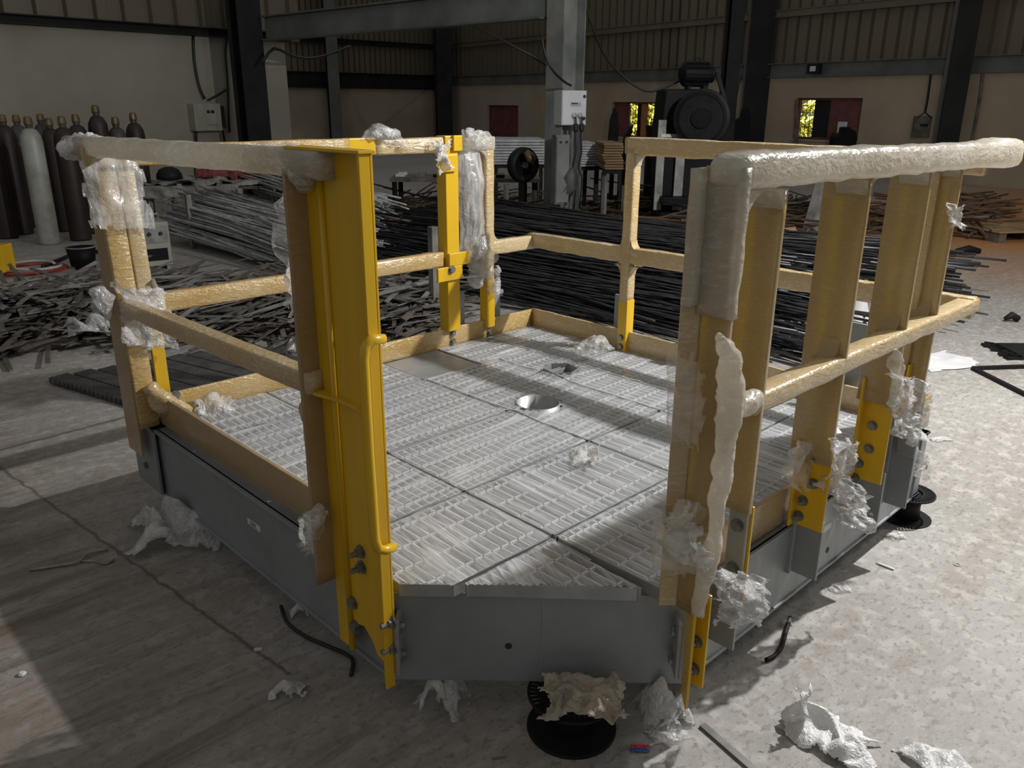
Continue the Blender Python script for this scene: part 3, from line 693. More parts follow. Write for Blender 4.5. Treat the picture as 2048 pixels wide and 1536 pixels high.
# near right corner post: second leg, thick roll of foam down its edge
obj('post', MB().prism([(.497, -.012, .42), (.462, .022, .42), (.462, .022, 1.47), (.497, -.012, 1.47)], (.006, .006, 0)), 'wrap_tan', plat, bevel=.002)
obj('post', MB().box(.528, .536, -.088, -.03, .185, .47), 'yellow_paint', plat, bevel=.002)
obj('post_flange', MB().obox((.505, -.052, .31), n45 * .035, e45 * .004, Z * .17), 'yellow_paint', plat, bevel=.002)
lump('foam_roll', [ony(px, py, -.11) for px, py in ((1440, 672), (1460, 715), (1462, 790), (1452, 870), (1443, 960), (1434, 1040), (1424, 1110), (1408, 1160), (1392, 1230))], [.014, .030, .030, .027, .025, .025, .026, .024, .010], 'wrap_white', .016, 39, 14, 20)
lump('foam_roll', [ony(px, py, -.09) for px, py in ((1462, 815), (1485, 808), (1512, 795))], [.032, .036, .026], 'wrap_white', .016, 40)
wbar('film_sleeve', (.498, -.05, 1.20), (.498, -.05, 1.525), .034, .098, 'wrap_white', .010, .5, .02, 41)
wbar('film_sleeve', (.478, .006, 1.22), (.478, .006, 1.52), .055, .03, 'wrap_white', .010, .5, .02, 43)
gusset((.508, yr, 1.475), (1, 0, 0), (0, 0, -1), .105, .085, 'wrap_white'); gusset((.678, yr, 1.47), (-1, 0, 0), (0, 0, -1), .06, .085, 'wrap_white')
for x, s_ in ((1.13, .05), (1.55, .05), (1.81, .04)):
    gusset((x - .008, yr, 1.465), (-1, 0, 0), (0, 0, -1), s_, .085, 'wrap_white'); gusset((x + .008, yr, 1.465), (1, 0, 0), (0, 0, -1), s_ * .8, .085, 'wrap_white')
for x in (1.13, 1.55, 1.81):
    gusset((x - .008, yr, .975), (-1, 0, 0), (0, 0, 1), .06, .055, 'wrap_flat'); gusset((x - .008, yr, .925), (-1, 0, 0), (0, 0, -1), .035, .055, 'wrap_flat')
# yellow angle feet bolted to the fins
def foot(x, z0, z1, bolts, ylo=-.088, yhi=.012):
    obj('angle_foot', MB().box(x - .012, x - .004, ylo, yhi, z0, z1).box(x - .045, x - .012, yhi - .008, yhi, z0, z1), 'yellow_paint', plat, bevel=.002)
    for px, py, st in bolts:
        p_ = onx(px, py, x - .012); bolt((x - .012, min(max(p_.y, ylo + .01), yhi - .012), p_.z), (-1, 0, 0), plat, bool(st), .92)
foot(1.155, .41, .70, ((1634, 917, 1), (1627, 967, 1), (1606, 1001, 1), (1597, 1031, 1)))
foot(1.575, .43, .80, ((1745, 851, 0), (1738, 897, 0), (1718, 926, 1), (1710, 955, 1)))
foot(1.825, .62, .80, (), -.088, -.035)
obj('angle_foot', MB().box(.698, .706, -.088, -.02, .35, .66), 'yellow_paint', plat, bevel=.002)
g_ = obj('clamp_plate', MB().box(.687, .698, -.082, -.026, .36, .645), 'galv_plate', plat, bevel=.004)
for z in (.60, .47): bolt((.687, -.054, z), (-1, 0, 0), plat, s=1.0)
obj('clamp_plate', MB().box(1.846, 1.858, -.088, -.022, .44, .70), 'galvanised', plat, bevel=.004)
bolt((1.846, -.05, .60), (-1, 0, 0), plat, s=1.1)
for z in (.235, .32): bolt((.528, -.06, z), (-1, 0, 0), plat, True, .95)
# rags of film and bubble wrap on the right side
def ragpx(y, a, b, c, mat, amp, seed, jag=.13, bulge=(0, 0, 0), n=18, fr=10, axis='y'):
    f_ = ony if axis == 'y' else onx
    A, B, C_ = f_(*a, y), f_(*b, y), f_(*c, y); return cloth('film_rag', A, B - A, C_ - A, n, n, mat, amp, seed, jag, plat, bulge, fr)
ragpx(2.125, (150, 300), (280, 305), (185, 470), 'gate_film', .015, 70, .10, (0, -.02, 0), 20, 7)
ragpx(2.12, (225, 560), (345, 575), (240, 700), 'clear_film', .022, 71, .12, (0, -.03, 0), 20, 9)
lump('film_bundle', [ony(x_, y_, 2.13) for x_, y_ in ((195, 575), (205, 600), (215, 640))], [.03, .045, .015], 'bubble_film', .03, 72)
ragpx(-.125, (1408, 1128), (1535, 1150), (1420, 1250), 'bubble_film', .03, 50, .12, (0, -.03, 0), 22, 13)
ragpx(.47, (1290, 985), (1415, 995), (1300, 1140), 'thin_film', .05, 51, .11, (-.05, 0, 0), 20, 8, 'x')
ragpx(.44, (1300, 1000), (1400, 1010), (1330, 1125), 'clear_film', .05, 68, .14, (-.03, 0, 0), 18, 9, 'x')
ragpx(.46, (1340, 690), (1412, 700), (1338, 890), 'thin_film', .03, 52, .09, (-.05, 0, 0), 16, 6, 'x')
ragpx(-.10, (1372, 1070), (1410, 1095), (1385, 1125), 'bubble_opaque', .03, 53, .16)
ragpx(-.10, (1650, 868), (1712, 880), (1652, 1000), 'bubble_film', .05, 54)
ragpx(-.115, (1672, 950), (1745, 985), (1668, 1050), 'bubble_film', .05, 55, .15, (0, -.03, 0))
ragpx(-.02, (1580, 868), (1625, 880), (1585, 985), 'thin_film', .04, 56, .1)
lump('film_bundle', [ony(x_, y_, -.10) for x_, y_ in ((1790, 700), (1795, 735), (1790, 780), (1782, 812))], [.012, .024, .022, .008], 'clear_film', .03, 57)
ragpx(-.10, (1780, 735), (1858, 760), (1782, 880), 'clear_film', .04, 58, .1)
ragpx(-.02, (1818, 885), (1858, 905), (1820, 955), 'clear_film', .03, 59, .12)
ragpx(-.10, (1895, 398), (1925, 410), (1898, 455), 'clear_film', .03, 69, .14)
lump('film_bundle', [onx(x_, y_, -.075) for x_, y_ in ((640, 1010), (632, 1050), (622, 1100))], [.012, .022, .008], 'clear_film', .03, 67)
ragpx(-.06, (605, 1025), (650, 1010), (600, 1125), 'clear_film', .05, 60, .14, (0, 0, 0), 16, 10, 'x')
lump('film_bundle', [(-.02, .88, .97), (-.015, .85, .90), (-.02, .84, .80), (-.02, .84, .66)], [.03, .04, .03, .025], 'wrap_tan', .03, 61)
cloth('film_rag', (-.05, .90, 1.44), (.0, -.08, 0), (-.01, .01, -.32), 8, 16, 'clear_film', .04, 62, .14, plat)

# --- deck gratings
HOLES = [(1.238, 1.212, .094), (1.65, 1.46, .086)]
def clip(lo, hi, c, axis_val, axis):      # split a bar around the pipe holes
    segs = [(lo, hi)]
    for hx, hy, hr in HOLES:
        a, b = (hx, hy) if axis == 'x' else (hy, hx)      # bar runs along 'axis'
        dd = hr * hr - (axis_val - b) ** 2
        if dd <= 0: continue
        k = math.sqrt(dd) + .01; out = []
        for s0_, s1_ in segs:
            if a + k <= s0_ or a - k >= s1_: out.append((s0_, s1_)); continue
            if a - k > s0_: out.append((s0_, a - k))
            if a + k < s1_: out.append((a + k, s1_))
        segs = out
    return [q for q in segs if q[1] - q[0] > .01]
def inside_span(poly, val, axis):         # span of a convex polygon along axis at the other coordinate = val
    ts = []
    for i in range(len(poly)):
        (x0, y0), (x1, y1) = poly[i], poly[(i + 1) % len(poly)]
        if axis == 'x': x0, y0, x1, y1 = y0, x0, y1, x1    # now first coord is the one fixed
        if (x0 - val) * (x1 - val) < 0: ts.append(y0 + (y1 - y0) * (val - x0) / (x1 - x0))
    return (min(ts), max(ts)) if len(ts) >= 2 else None
def panel(poly, ang, seed, dense='y', blank=False, filmed=True, lift=0.0):
    zt = ZD + lift; zb = zt - .038; poly = [(x, y) for x, y in poly]; cx = sum(p[0] for p in poly) / len(poly); cy = sum(p[1] for p in poly) / len(poly)
    inner = [(cx + (x - cx) * .990, cy + (y - cy) * .990) for x, y in poly]
    if blank:
        return obj('cover_plate', MB().prism([(x, y, zt - .008) for x, y in inner], (0, 0, .006)), 'galv_plate', plat, bevel=.002)
    mb = MB(); n = len(inner)
    for i in range(n):
        a, b = Vector((*inner[i], (zt + zb) / 2)), Vector((*inner[(i + 1) % n], (zt + zb) / 2))
        nn_ = (b - a).cross(Z).normalized()
        if nn_.dot(Vector((cx, cy, a.z)) - a) < 0: nn_ = -nn_
        mb.obox((a + b) / 2 + nn_ * .004, (b - a) / 2, nn_ * .004, Z * (zt - zb) / 2)
    fr = obj('grating_panel', mb, 'galv_plate', plat, bevel=.001)
    mb = MB(); xs = [p[0] for p in inner]; ys = [p[1] for p in inner]
    def run(axis, pitch, th, hh):
        lo, hi = (min(ys), max(ys)) if axis == 'x' else (min(xs), max(xs)); k = lo + pitch * .6
        while k < hi - .004:
            sp = inside_span(inner, k, axis)
            if sp:
                for s0_, s1_ in clip(sp[0] + .004, sp[1] - .004, None, k, axis):
                    if axis == 'x': mb.box(s0_, s1_, k - th / 2, k + th / 2, zt - .001 - hh, zt - .001)
                    else: mb.box(k - th / 2, k + th / 2, s0_, s1_, zt - .001 - hh, zt - .001)
            k += pitch
    run(dense, .034, .005, .030); run('x' if dense == 'y' else 'y', .098, .007, .008)
    obj('grating_bars', mb, 'bar_steel', fr, kind='stuff')
    if filmed:
        # stretch film drawn over the panel, sagging into it; uv runs along the pull
        N = 26; x0, x1, y0, y1 = min(xs), max(xs), min(ys), max(ys); ca, sa = math.cos(ang), math.sin(ang); mb = MB(); uvs = []
        def fn(u, v):
            x, y = x0 + (x1 - x0) * u, y0 + (y1 - y0) * v; s_ = x * ca + y * sa; t_ = -x * sa + y * ca
            z = zt + .0035 + .0035 * fbm(Vector((s_ * 3, t_ * 26, seed)), 2) + .002 * noise.noise(Vector((x * 30, y * 30, seed)))
            for hx, hy, hr in HOLES:
                dd = math.hypot(x - hx, y - hy) - hr
                if dd < .12: z += .014 * max(0, 1 - max(dd, 0) / .12) ** 2
            uvs.append((s_ + seed * 1.7, t_ + seed)); return (x, y, z)
        def keep(u, v):
            x, y = x0 + (x1 - x0) * u, y0 + (y1 - y0) * v
            for hx, hy, hr in HOLES:
                if math.hypot(x - hx, y - hy) < hr * 1.06: return False
            s_ = 0
            for i in range(n):
                (ax, ay), (bx, by) = inner[i], inner[(i + 1) % n]; cr = (bx - ax) * (y - ay) - (by - ay) * (x - ax)
                if cr * ((bx - ax) * (cy - ay) - (by - ay) * (cx - ax)) < 0: return False
            return True
        mb.grid(fn, N, N, keep); fo = obj('stretch_film', mb, 'deck_film', fr, smooth=True)
        uvl = fo.data.uv_layers.new(name='UVMap')
        for lp in fo.data.loops: uvl.data[lp.index].uv = uvs[lp.vertex_index]
    return fr
def rp(x0, x1, y0, y1): return [(x0, y0), (x1, y0), (x1, y1), (x0, y1)]
panel([(.138, .417), (.476, .413), (.462, .076)], 1.2, 1)
panel([(.012, .535), (.115, .432), (.488, .428), (.488, .818), (.07, .818)], 1.45, 2)
panel([(.495, .035), (1.104, .10), (1.104, .42), (.495, .42)], 1.5, 3)
panel(rp(.494, 1.105, .428, .818), 1.52, 4)
panel(rp(.07, .49, .825, 1.247), .12, 5)
panel(rp(.494, 1.105, .825, 1.247), .1, 6); panel(rp(.07, .49, 1.254, 1.806), .15, 7)
panel(rp(.494, 1.105, 1.254, 1.806), .1, 8); panel(rp(.07, .49, 1.813, 2.14), 1.5, 9, filmed=True); panel(rp(.494, 1.105, 1.813, 2.14), .1, 10)
panel(rp(1.111, 1.563, .10, .42), 1.5, 11); panel(rp(1.111, 1.563, .428, .818), 1.55, 12)
panel(rp(1.569, 2.14, .10, .42), 1.5, 13); panel(rp(1.569, 2.14, .428, .818), 1.5, 14)
panel(rp(1.111, 1.563, .825, 1.50), .1, 15); panel(rp(1.569, 1.787, .825, 1.50), .05, 16); panel(rp(1.793, 2.14, .825, 1.50), .1, 17)
panel(rp(1.111, 1.563, 1.506, 1.806), .15, 18); panel(rp(1.111, 1.45, 1.813, 2.14), 0, 19, blank=True)
panel(rp(1.455, 1.787, 1.813, 2.14), .1, 20); panel(rp(1.569, 1.787, 1.506, 1.806), .1, 21); panel(rp(1.793, 2.14, 1.506, 2.14), .1, 22)
for (hx, hy, hr), nseg in zip(HOLES, (32, 6)):
    mb = MB(); ring = []
    for r_, z_ in ((hr, .38), (hr, .463), (hr - .005, .463), (hr - .005, .20)):
        ring.append([Vector((hx + r_ * math.cos(2 * math.pi * j / nseg + .3), hy + r_ * math.sin(2 * math.pi * j / nseg + .3), z_)) for j in range(nseg)])
    obj('pipe_collar', mb.loft(ring, False), 'galv_plate', plat, smooth=nseg > 8)
lump('film_bundle', [(1.93, 1.62, .455), (1.98, 1.58, .47), (2.05, 1.55, .475), (2.10, 1.50, .46)], [.02, .045, .05, .02], 'clear_film', .05, 63)
cloth('film_rag', (.86, .70, .452), (.16, .12, .0), (.05, -.10, .03), 12, 12, 'clear_film', .03, 64, .12, plat)
cloth('film_rag', (1.55, .20, .46), (.20, -.05, .02), (.03, .05, .10), 12, 10, 'bubble_opaque', .05, 65, .12, plat)

# ================================================================== things on the floor close by
def reel(name, c, label, r=.105, h=Z0, hub=.055):
    c = Vector((c[0], c[1], 0)); root = thing(name, c, label, 'cable reel')
    obj('flange', MB().lathe([(r, 0), (r, .005), (r * .97, .007)], c, 40), 'black_iron', root)
    obj('hub', MB().lathe([(hub, .007), (hub * .9, h * .5), (hub, h - .007)], c, 32), 'black_iron', root, smooth=True)
    mb = MB(); zt = h - .007
    for i in range(44):
        a = 2 * math.pi * i / 44; u = Vector((math.cos(a), math.sin(a), 0)); w_ = Vector((-u.y, u.x, 0))
        mb.obox(c + u * (hub + r) / 2 + Z * (zt + .003), u * (r - hub) / 2, w_ * .0032, Z * .003)
    obj('rib_ring', mb, 'black_iron', root)
    for r0, r1 in ((r - .008, r), (hub - .006, hub + .002)):
        ring = [[c + Vector((q * math.cos(2 * math.pi * j / 40), q * math.sin(2 * math.pi * j / 40), z_)) for j in range(40)] for q, z_ in ((r0, zt), (r1, zt), (r1, h - .0005), (r0, h - .0005), (r0, zt))]
        obj('rim', MB().loft(ring, False), 'black_iron', root, smooth=True)
    return root
reel('plastic_reel', (2.265, .035), 'black plastic reel holding up the right rear corner of the platform', .10)
q = fl(1162, 1440); reel('plastic_reel', (.335, .195), 'black plastic reel under the front plate of the platform', .125)
reel('plastic_reel', (.18, 2.05), 'black plastic reel hidden under the left rear corner of the platform')
def ground_rag(name, px, py, w, h, mat, seed, label, cat, tall=.06, ang=0.0, nu=22, jag=.12, fr=9, lift=0.0):
    c = fl(px, py); e = RH * math.cos(ang) + FH * math.sin(ang); g = FH * math.cos(ang) - RH * math.sin(ang)
    sd_ = Vector((seed * 1.7, seed, 0)); mb = MB()
    def fn(u, v):
        p = c + e * (u - .5) * w + g * (v - .5) * h
        bell = max(0, 1 - ((u - .5) ** 2 + (v - .5) ** 2) * 3.2)
        r_ = abs(fbm(p * fr + sd_, 3)); z_ = .004 + lift + tall * bell * (.25 + 1.3 * r_)
        return Vector((p.x, p.y, z_)) + e * .05 * fbm(p * fr + sd_ * 2, 2) * w / .2 + g * .05 * fbm(p * fr - sd_, 2) * w / .2
    def keep(u, v):
        return min(u, 1 - u, v, 1 - v) > jag * (.55 + fbm(Vector((u * 4.5, v * 4.5, seed)), 2))
    return obj(name, mb.grid(fn, nu, nu, keep), mat, smooth=True, solid=.0012, label=label, cat=cat)
ground_rag('bubble_wrap', 352, 1072, .36, .30, 'bubble_film', 3, 'large crumpled bubble wrap heap by the left girder of the platform', 'bubble wrap', .25, .1, 44, .09, 4.5)
ground_rag('bubble_wrap', 875, 1415, .16, .12, 'bubble_film', 4, 'small torn bubble wrap hanging below the left end of the front plate', 'bubble wrap', .17, .0, 26, .16)
ground_rag('bubble_wrap', 1325, 1432, .17, .13, 'bubble_film', 5, 'clear bubble wrap pulled out right of the front reel', 'bubble wrap', .15, .2, 26, .15)
c_ = fl(1655, 1470)
ground_rag('foam_wrap', 1658, 1478, .25, .15, 'bubble_opaque', 6, 'big white crumpled foam wrap lying on the bright floor at front right', 'foam wrap', .08, -.5, 34, .10)
cloth('foam_wrap', fl(1578, 1462, .004), RH * .05 + FH * .03, Vector((-.005, 0, .14)) + RH * .01, 14, 20, 'bubble_opaque', .02, 7, .14, None, FH * -.03, 14, label='upright folded flap of white foam wrap at front right', cat='foam wrap')
ground_rag('foam_wrap', 1868, 1530, .13, .16, 'bubble_opaque', 8, 'white bubble wrap corner cut by the bottom edge of the picture', 'foam wrap', .05, .5, 22, .08)
ground_rag('film_scrap', 575, 1388, .10, .07, 'bubble_film', 9, 'little torn film scrap on the dark floor at lower left', 'film scrap', .06, .2, 18, .2)
ground_rag('film_scrap', 1335, 1475, .12, .07, 'clear_film', 10, 'flat clear film scrap beside the flat steel bar', 'film scrap', .03, .2, 18, .16)
ground_rag('film_scrap', 1685, 1180, .12, .05, 'clear_film', 11, 'thin clear film scrap on the floor below the right girder', 'film scrap', .03, .5, 16, .15)
ground_rag('film_scrap', 1790, 1075, .08, .06, 'bubble_film', 12, 'film scrap by the right rear reel', 'film scrap', .04, .3, 16, .15)
ground_rag('film_scrap', 1860, 995, .06, .05, 'bubble_opaque', 13, 'tiny white film scrap behind the right rear reel', 'film scrap', .04, .3, 14, .15)
ground_rag('film_scrap', 603, 1232, .08, .05, 'bubble_film', 14, 'film scrap in the dark under the left girder', 'film scrap', .05, .3, 14, .15)
ground_rag('film_scrap', 1568, 1248, .05, .04, 'clear_film', 15, 'small film tip on the bent black rod', 'film scrap', .04, .3, 14, .12)
ground_rag('plastic_sheet', 1882, 722, .5, .42, 'paper_white', 16, 'flat white plastic sheet on the floor behind the right rail', 'sheet', .03, .2, 20, .06, 3)
ground_rag('plastic_sheet', 1880, 880, .12, .06, 'bubble_film', 17, 'narrow film sheet on the floor beside the right rear corner', 'sheet', .02, .2, 14, .1)
# dirty cloth lying on the front reel, against the plate
cloth('rag', f45(1078, 1345, .03), e45 * .235, n45 * .15 + Z * -.035, 40, 30, 'dusty_film', .03, 21, .10, None, n45 * .01 + Z * .015, 13, label='dirty beige rag lying over the front reel', cat='rag')
# steel flat bar, rods, cable
a, b = fl(1404, 1452), fl(1530, 1562)
obj('flat_bar', MB().bar(a + Z * .004, b + Z * .004 + (b - a) * .4, .022, .008), 'strip_grey', bevel=.001, label='dark flat steel bar lying on the bright floor near the front reel', cat='steel bar')
cable('bent_rod', [fl(1580, 1235, .014), fl(1572, 1262, .01), fl(1562, 1295, .009), fl(1548, 1312, .009), fl(1532, 1320, .009)], .0075, 'short bent black rod end sticking out from under the right girder', 'black_iron', 'rod', 5)
cable('rubber_hose', [fl(562, 1212, .008), fl(575, 1245, .008), fl(610, 1272, .008), fl(655, 1292, .008), fl(690, 1307, .008), fl(706, 1322, .008), fl(702, 1350, .008)], .0065, 'thin black hose snaking out from under the left girder', 'cable_black', 'hose', 6)
cable('dry_twig', [fl(60, 1140, .006), fl(110, 1132, .006), fl(155, 1124, .01), fl(178, 1105, .014), fl(215, 1098, .006)], .0055, 'pale dry twig on the shaded floor at left', 'cloth_dirty', 'twig')
cable('dry_twig', [fl(160, 1122, .005), fl(192, 1122, .009), fl(212, 1128, .005), fl(228, 1119, .005)], .004, 'thin side shoot lying against the pale twig at left', 'cloth_dirty', 'twig')
c_ = fl(1915, 1130); ring = [[c_ + Vector((r_ * math.cos(2 * math.pi * j / 24), r_ * math.sin(2 * math.pi * j / 24), z_)) for j in range(24)] for r_, z_ in ((.007, 0), (.0135, 0), (.0135, .003), (.007, .003), (.007, 0))]
obj('washer', MB().loft(ring, False), 'galv_plate', label='small steel washer on the bright floor at right', cat='washer')
a, b = fl(1757, 1127, .004), fl(1788, 1139, .004)
obj('marker_stick', MB().bar(a, b, .009, .007).bar(a, a + (a - b) * .18, .004, .004), 'paper_white', bevel=.001, label='pale chalk stick on the bright floor beside the right girder', cat='chalk')
a, b = fl(508, 1300, .005), fl(524, 1298, .005); obj('chalk_bit', MB().bar(a, b, .009, .008), 'paper_white', bevel=.001, label='tiny pale chip on the shaded floor at lower left', cat='chip')
a, b = fl(985, 1517, .004), fl(1012, 1513, .004); obj('match_stick', MB().bar(a, b, .005, .004), 'wood', bevel=.0005, label='short wooden match stick at the bottom of the picture', cat='stick')
c_ = fl(1280, 1497, .006); root = thing('sweet_wrapper', (c_.x, c_.y, 0), 'small crumpled red and blue sweet wrapper at the bottom', 'wrapper')
for k, (mt, off) in enumerate((('bright_red', .005), ('bright_blue', -.005))):
    mb = MB().grid(lambda u, v: c_ + RH * (u - .5) * .05 + FH * ((v - .5) * .011 + off) + Z * (.004 * abs(fbm(Vector((u * 6, v * 3, k * 9)), 2)) - .002 + off * .5 + .002), 14, 6)
    obj('printed_foil', mb, mt, root, solid=.001)
for px, py, s_, nm in ((45, 1350, .02, 'white pebble on the bright floor patch at lower left'), (1740, 1063, .012, 'dark stone chip under the right girder'), (1908, 505, .0, '')):
    if s_:
        mb = MB().lathe([(s_ * .5, 0), (s_ * .62, s_ * .25), (s_ * .35, s_ * .55)], fl(px, py), 7); obj('pebble', mb, 'paper_white' if px < 100 else 'strip_brown', label=nm, cat='pebble')
# two rolls of stretch film
for k, (px, py, r_, lab) in enumerate(((1716, 692, .088, 'front roll of the two white stretch film rolls behind the right rail'), (1737, 676, .088, 'rear roll of the two white stretch film rolls behind the right rail'))):
    c_ = fl(px, py); c_ += FH * .1; c_.z = 0; root = thing('film_roll', c_, lab, 'film roll', 'stretch film rolls')
    ring = [[c_ + Vector((q_ * math.cos(2 * math.pi * j / 28), q_ * math.sin(2 * math.pi * j / 28), z_)) for j in range(28)] for q_, z_ in ((.04, 0), (r_, 0), (r_, .40), (.04, .40), (.04, 0))]
    obj('film_winding', MB().loft(ring, False), 'film_roll', root, smooth=False)
    ring = [[c_ + Vector((q_ * math.cos(2 * math.pi * j / 20), q_ * math.sin(2 * math.pi * j / 20), z_)) for j in range(20)] for q_, z_ in ((.033, 0), (.039, 0), (.039, .41), (.033, .41), (.033, 0))]
    obj('core_tube', MB().loft(ring, False), 'cardboard', root)

# ================================================================== left yard: grating mat, scrap strips, cylinders, racks
ga0, gb0 = fl(100, 768), fl(292, 826); gd = (gb0 - ga0).normalized(); gn = Vector((-gd.y, gd.x, 0))
if gn.dot(FH) < 0: gn = -gn
root = thing('serrated_mat', ga0, 'dark serrated grating planks stacked flat on the floor at left', 'grating')
teeth = MB()
for k in range(9):
    w_ = .115; o_ = ga0 + gn * (k * (w_ + .012)) + gd * (.05 * k); L_ = 1.75
    pl_ = obj('plank', MB().obox(o_ + gd * L_ / 2 + gn * w_ / 2 + Z * (.035 + .002 * (k % 2)), gd * L_ / 2, gn * w_ / 2, Z * .006).obox(o_ + gd * L_ / 2 + gn * (w_ - .006) + Z * .018, gd * L_ / 2, gn * .004, Z * .018), 'grate_dark', root, bevel=.002)
    mb = MB(); s_ = 0
    while s_ < L_ - .03:
        p_ = o_ + gd * s_ + Z * .041
        mb.add([p_, p_ + gd * .03, p_ + gd * .015 + gn * .022, p_ + Z * -.038, p_ + gd * .03 - Z * .038, p_ + gd * .015 - gn * .012 - Z * .02, p_ + gd * .015 + gn * .012 + Z * .008], [(0, 1, 6), (1, 2, 6), (2, 0, 6), (0, 3, 5), (3, 4, 5), (4, 1, 5), (1, 0, 5)])
        s_ += .042
    obj('tooth_row', mb, 'grate_dark', pl_)
# scrap strips: individuals on top, the heap below as stuff
def strip_mesh(L, w, th, bend, mat, seed):
    mb = MB(); n = 5; rings = []
    for i in range(n + 1):
        t_ = i / n - .5; x = t_ * L; y = bend * (1 - 4 * t_ * t_) * L; tw = .25 * math.sin(seed) * t_
        rings.append([Vector((x, y + sx * w / 2 * math.cos(tw), sx * w / 2 * math.sin(tw) + sz * th / 2)) for sx, sz in ((-1, -1), (1, -1), (1, 1), (-1, 1))])
    return mesh_of(mb.loft(rings), mat)
STR = [strip_mesh(L, w, .006, b_, mt, k) for k, (L, w, b_, mt) in enumerate(((.55, .035, .02, 'strip_grey'), (.8, .03, -.03, 'strip_brown'), (1.1, .04, .02, 'strip_grey'), (.7, .055, .05, 'strip_grey'), (1.4, .03, .03, 'strip_brown'), (.45, .05, -.06, 'strip_brown')))]
KEEP_OUT = [(b1, .42), (P(1380, 480, 10.9), .75), (P(1380, 480, 11.2), .6)]
def clear(loc, rot, L=2.0):
    dv = Vector((math.cos(rot[2]), math.sin(rot[2])))
    for k in range(-6, 7):
        q = Vector((loc[0], loc[1])) + dv * (L * k / 12)
        if any((q - Vector((c[0], c[1]))).length < r for c, r in KEEP_OUT): return False
    return True
def rand_pile(n, gen, meshes, name, label, cat, group):
    for i in range(n):
        me = meshes[rnd.randrange(len(meshes))]; L_ = me.vertices[-1].co.x * 2; loc, rot = gen(i)
        if not clear(loc, rot, abs(L_)): continue
        inst(name, me, loc, rot, label=label, cat=cat, group=group)
def stuff_pile(n, gen, meshes, name, mat, label, cat):
    mb = MB()
    for i in range(n):
        loc, rot = gen(i); me = meshes[rnd.randrange(len(meshes))]
        if not clear(loc, rot, abs(me.vertices[-1].co.x * 2)): continue
        M_ = Matrix.Translation(loc) @ Euler(rot).to_matrix().to_4x4()
        mb.add([M_ @ v.co for v in me.vertices], [tuple(p.vertices) for p in me.polygons])
    return obj(name, mb, mat, label=label, cat=cat, kind='stuff')
def in_quad(cs):
    u, v = rnd.random(), rnd.random(); a = cs[0].lerp(cs[1], u); b = cs[3].lerp(cs[2], u); return a.lerp(b, v), u, v
QA = [fl(-60, 705), fl(240, 670), fl(260, 590), fl(-40, 600)]
QB = [fl(250, 690), fl(880, 668), fl(880, 585), fl(270, 570)]
def gen_a(top):
    def g(i):
        p, u, v = in_quad(QA if i % 2 else QB); h = .05 + .16 * math.sin(math.pi * min(max(v, .02), .98))
        p.z = h + rnd.uniform(0, .05) if top else rnd.uniform(.01, h)
        d = rnd.gauss(.9 if i % 2 else .2, .7); return p, (rnd.gauss(0, .18), rnd.gauss(0, .10), d)
    return g
stuff_pile(900, gen_a(False), STR, 'strip_heap', 'strip_brown', 'tangled heap of brown steel strip offcuts on the floor at left', 'scrap')
rand_pile(240, gen_a(True), STR, 'steel_strip', 'loose steel strip offcut on top of the scrap heap at left', 'steel strip', 'steel strips on the left scrap heap')
# square tube offcuts
for k, (p0, p1, w_, h_) in enumerate((((75, 690), (235, 645), .14, .11), ((30, 705), (140, 692), .10, .06))):
    a, b = fl(*p0), fl(*p1); z_ = h_ / 2 + .002
    obj('square_tube', MB().bar(a + Z * z_, b + Z * z_, w_, h_), 'strip_brown', bevel=.004, label=('thick square steel tube lying before the left scrap heap', 'flat steel tube at the front left edge of the scrap heap')[k], cat='steel tube')
ground_rag('film_scrap', 182, 690, .36, .16, 'bubble_film', 31, 'crumpled film lying on the square tube at left', 'film scrap', .18, .2, 24, .12, 7, .08)
ground_rag('film_scrap', 602, 705, .22, .16, 'bubble_film', 32, 'film crumple on the floor seen just left of the yellow post', 'film scrap', .14, .2, 20, .12)
# gas cylinders
def cylinder(px, py, mat, label, s=1.0, hgt=1.46, dz=0):
    c_ = fl(px, py) + FH * dz; c_.z = 0; r_ = .118 * s; root = thing('gas_cylinder', c_, label, 'gas cylinder', 'gas cylinders along the left wall')
    zt = hgt - .13
    obj('body', MB().lathe([(r_ * .93, 0), (r_, .03), (r_, zt - .17), (r_ * .93, zt - .09), (r_ * .62, zt - .02), (r_ * .32, zt)], c_, 24), mat, root, smooth=True)
    obj('neck', MB().lathe([(.04, zt), (.04, zt + .03)], c_, 12), 'cyl_grey', root)
    obj('valve_cap', MB().lathe([(.045, zt + .03), (.05, zt + .05), (.043, zt + .11), (.03, zt + .13)], c_, 12), 'brass', root)
cylinder(100, 488, 'cyl_pale', 'pale grey gas cylinder in front of the dark ones at left')
cylinder(163, 480, 'cyl_maroon', 'dark gas cylinder just right of the pale one, partly behind wrapped rail', 1.05)
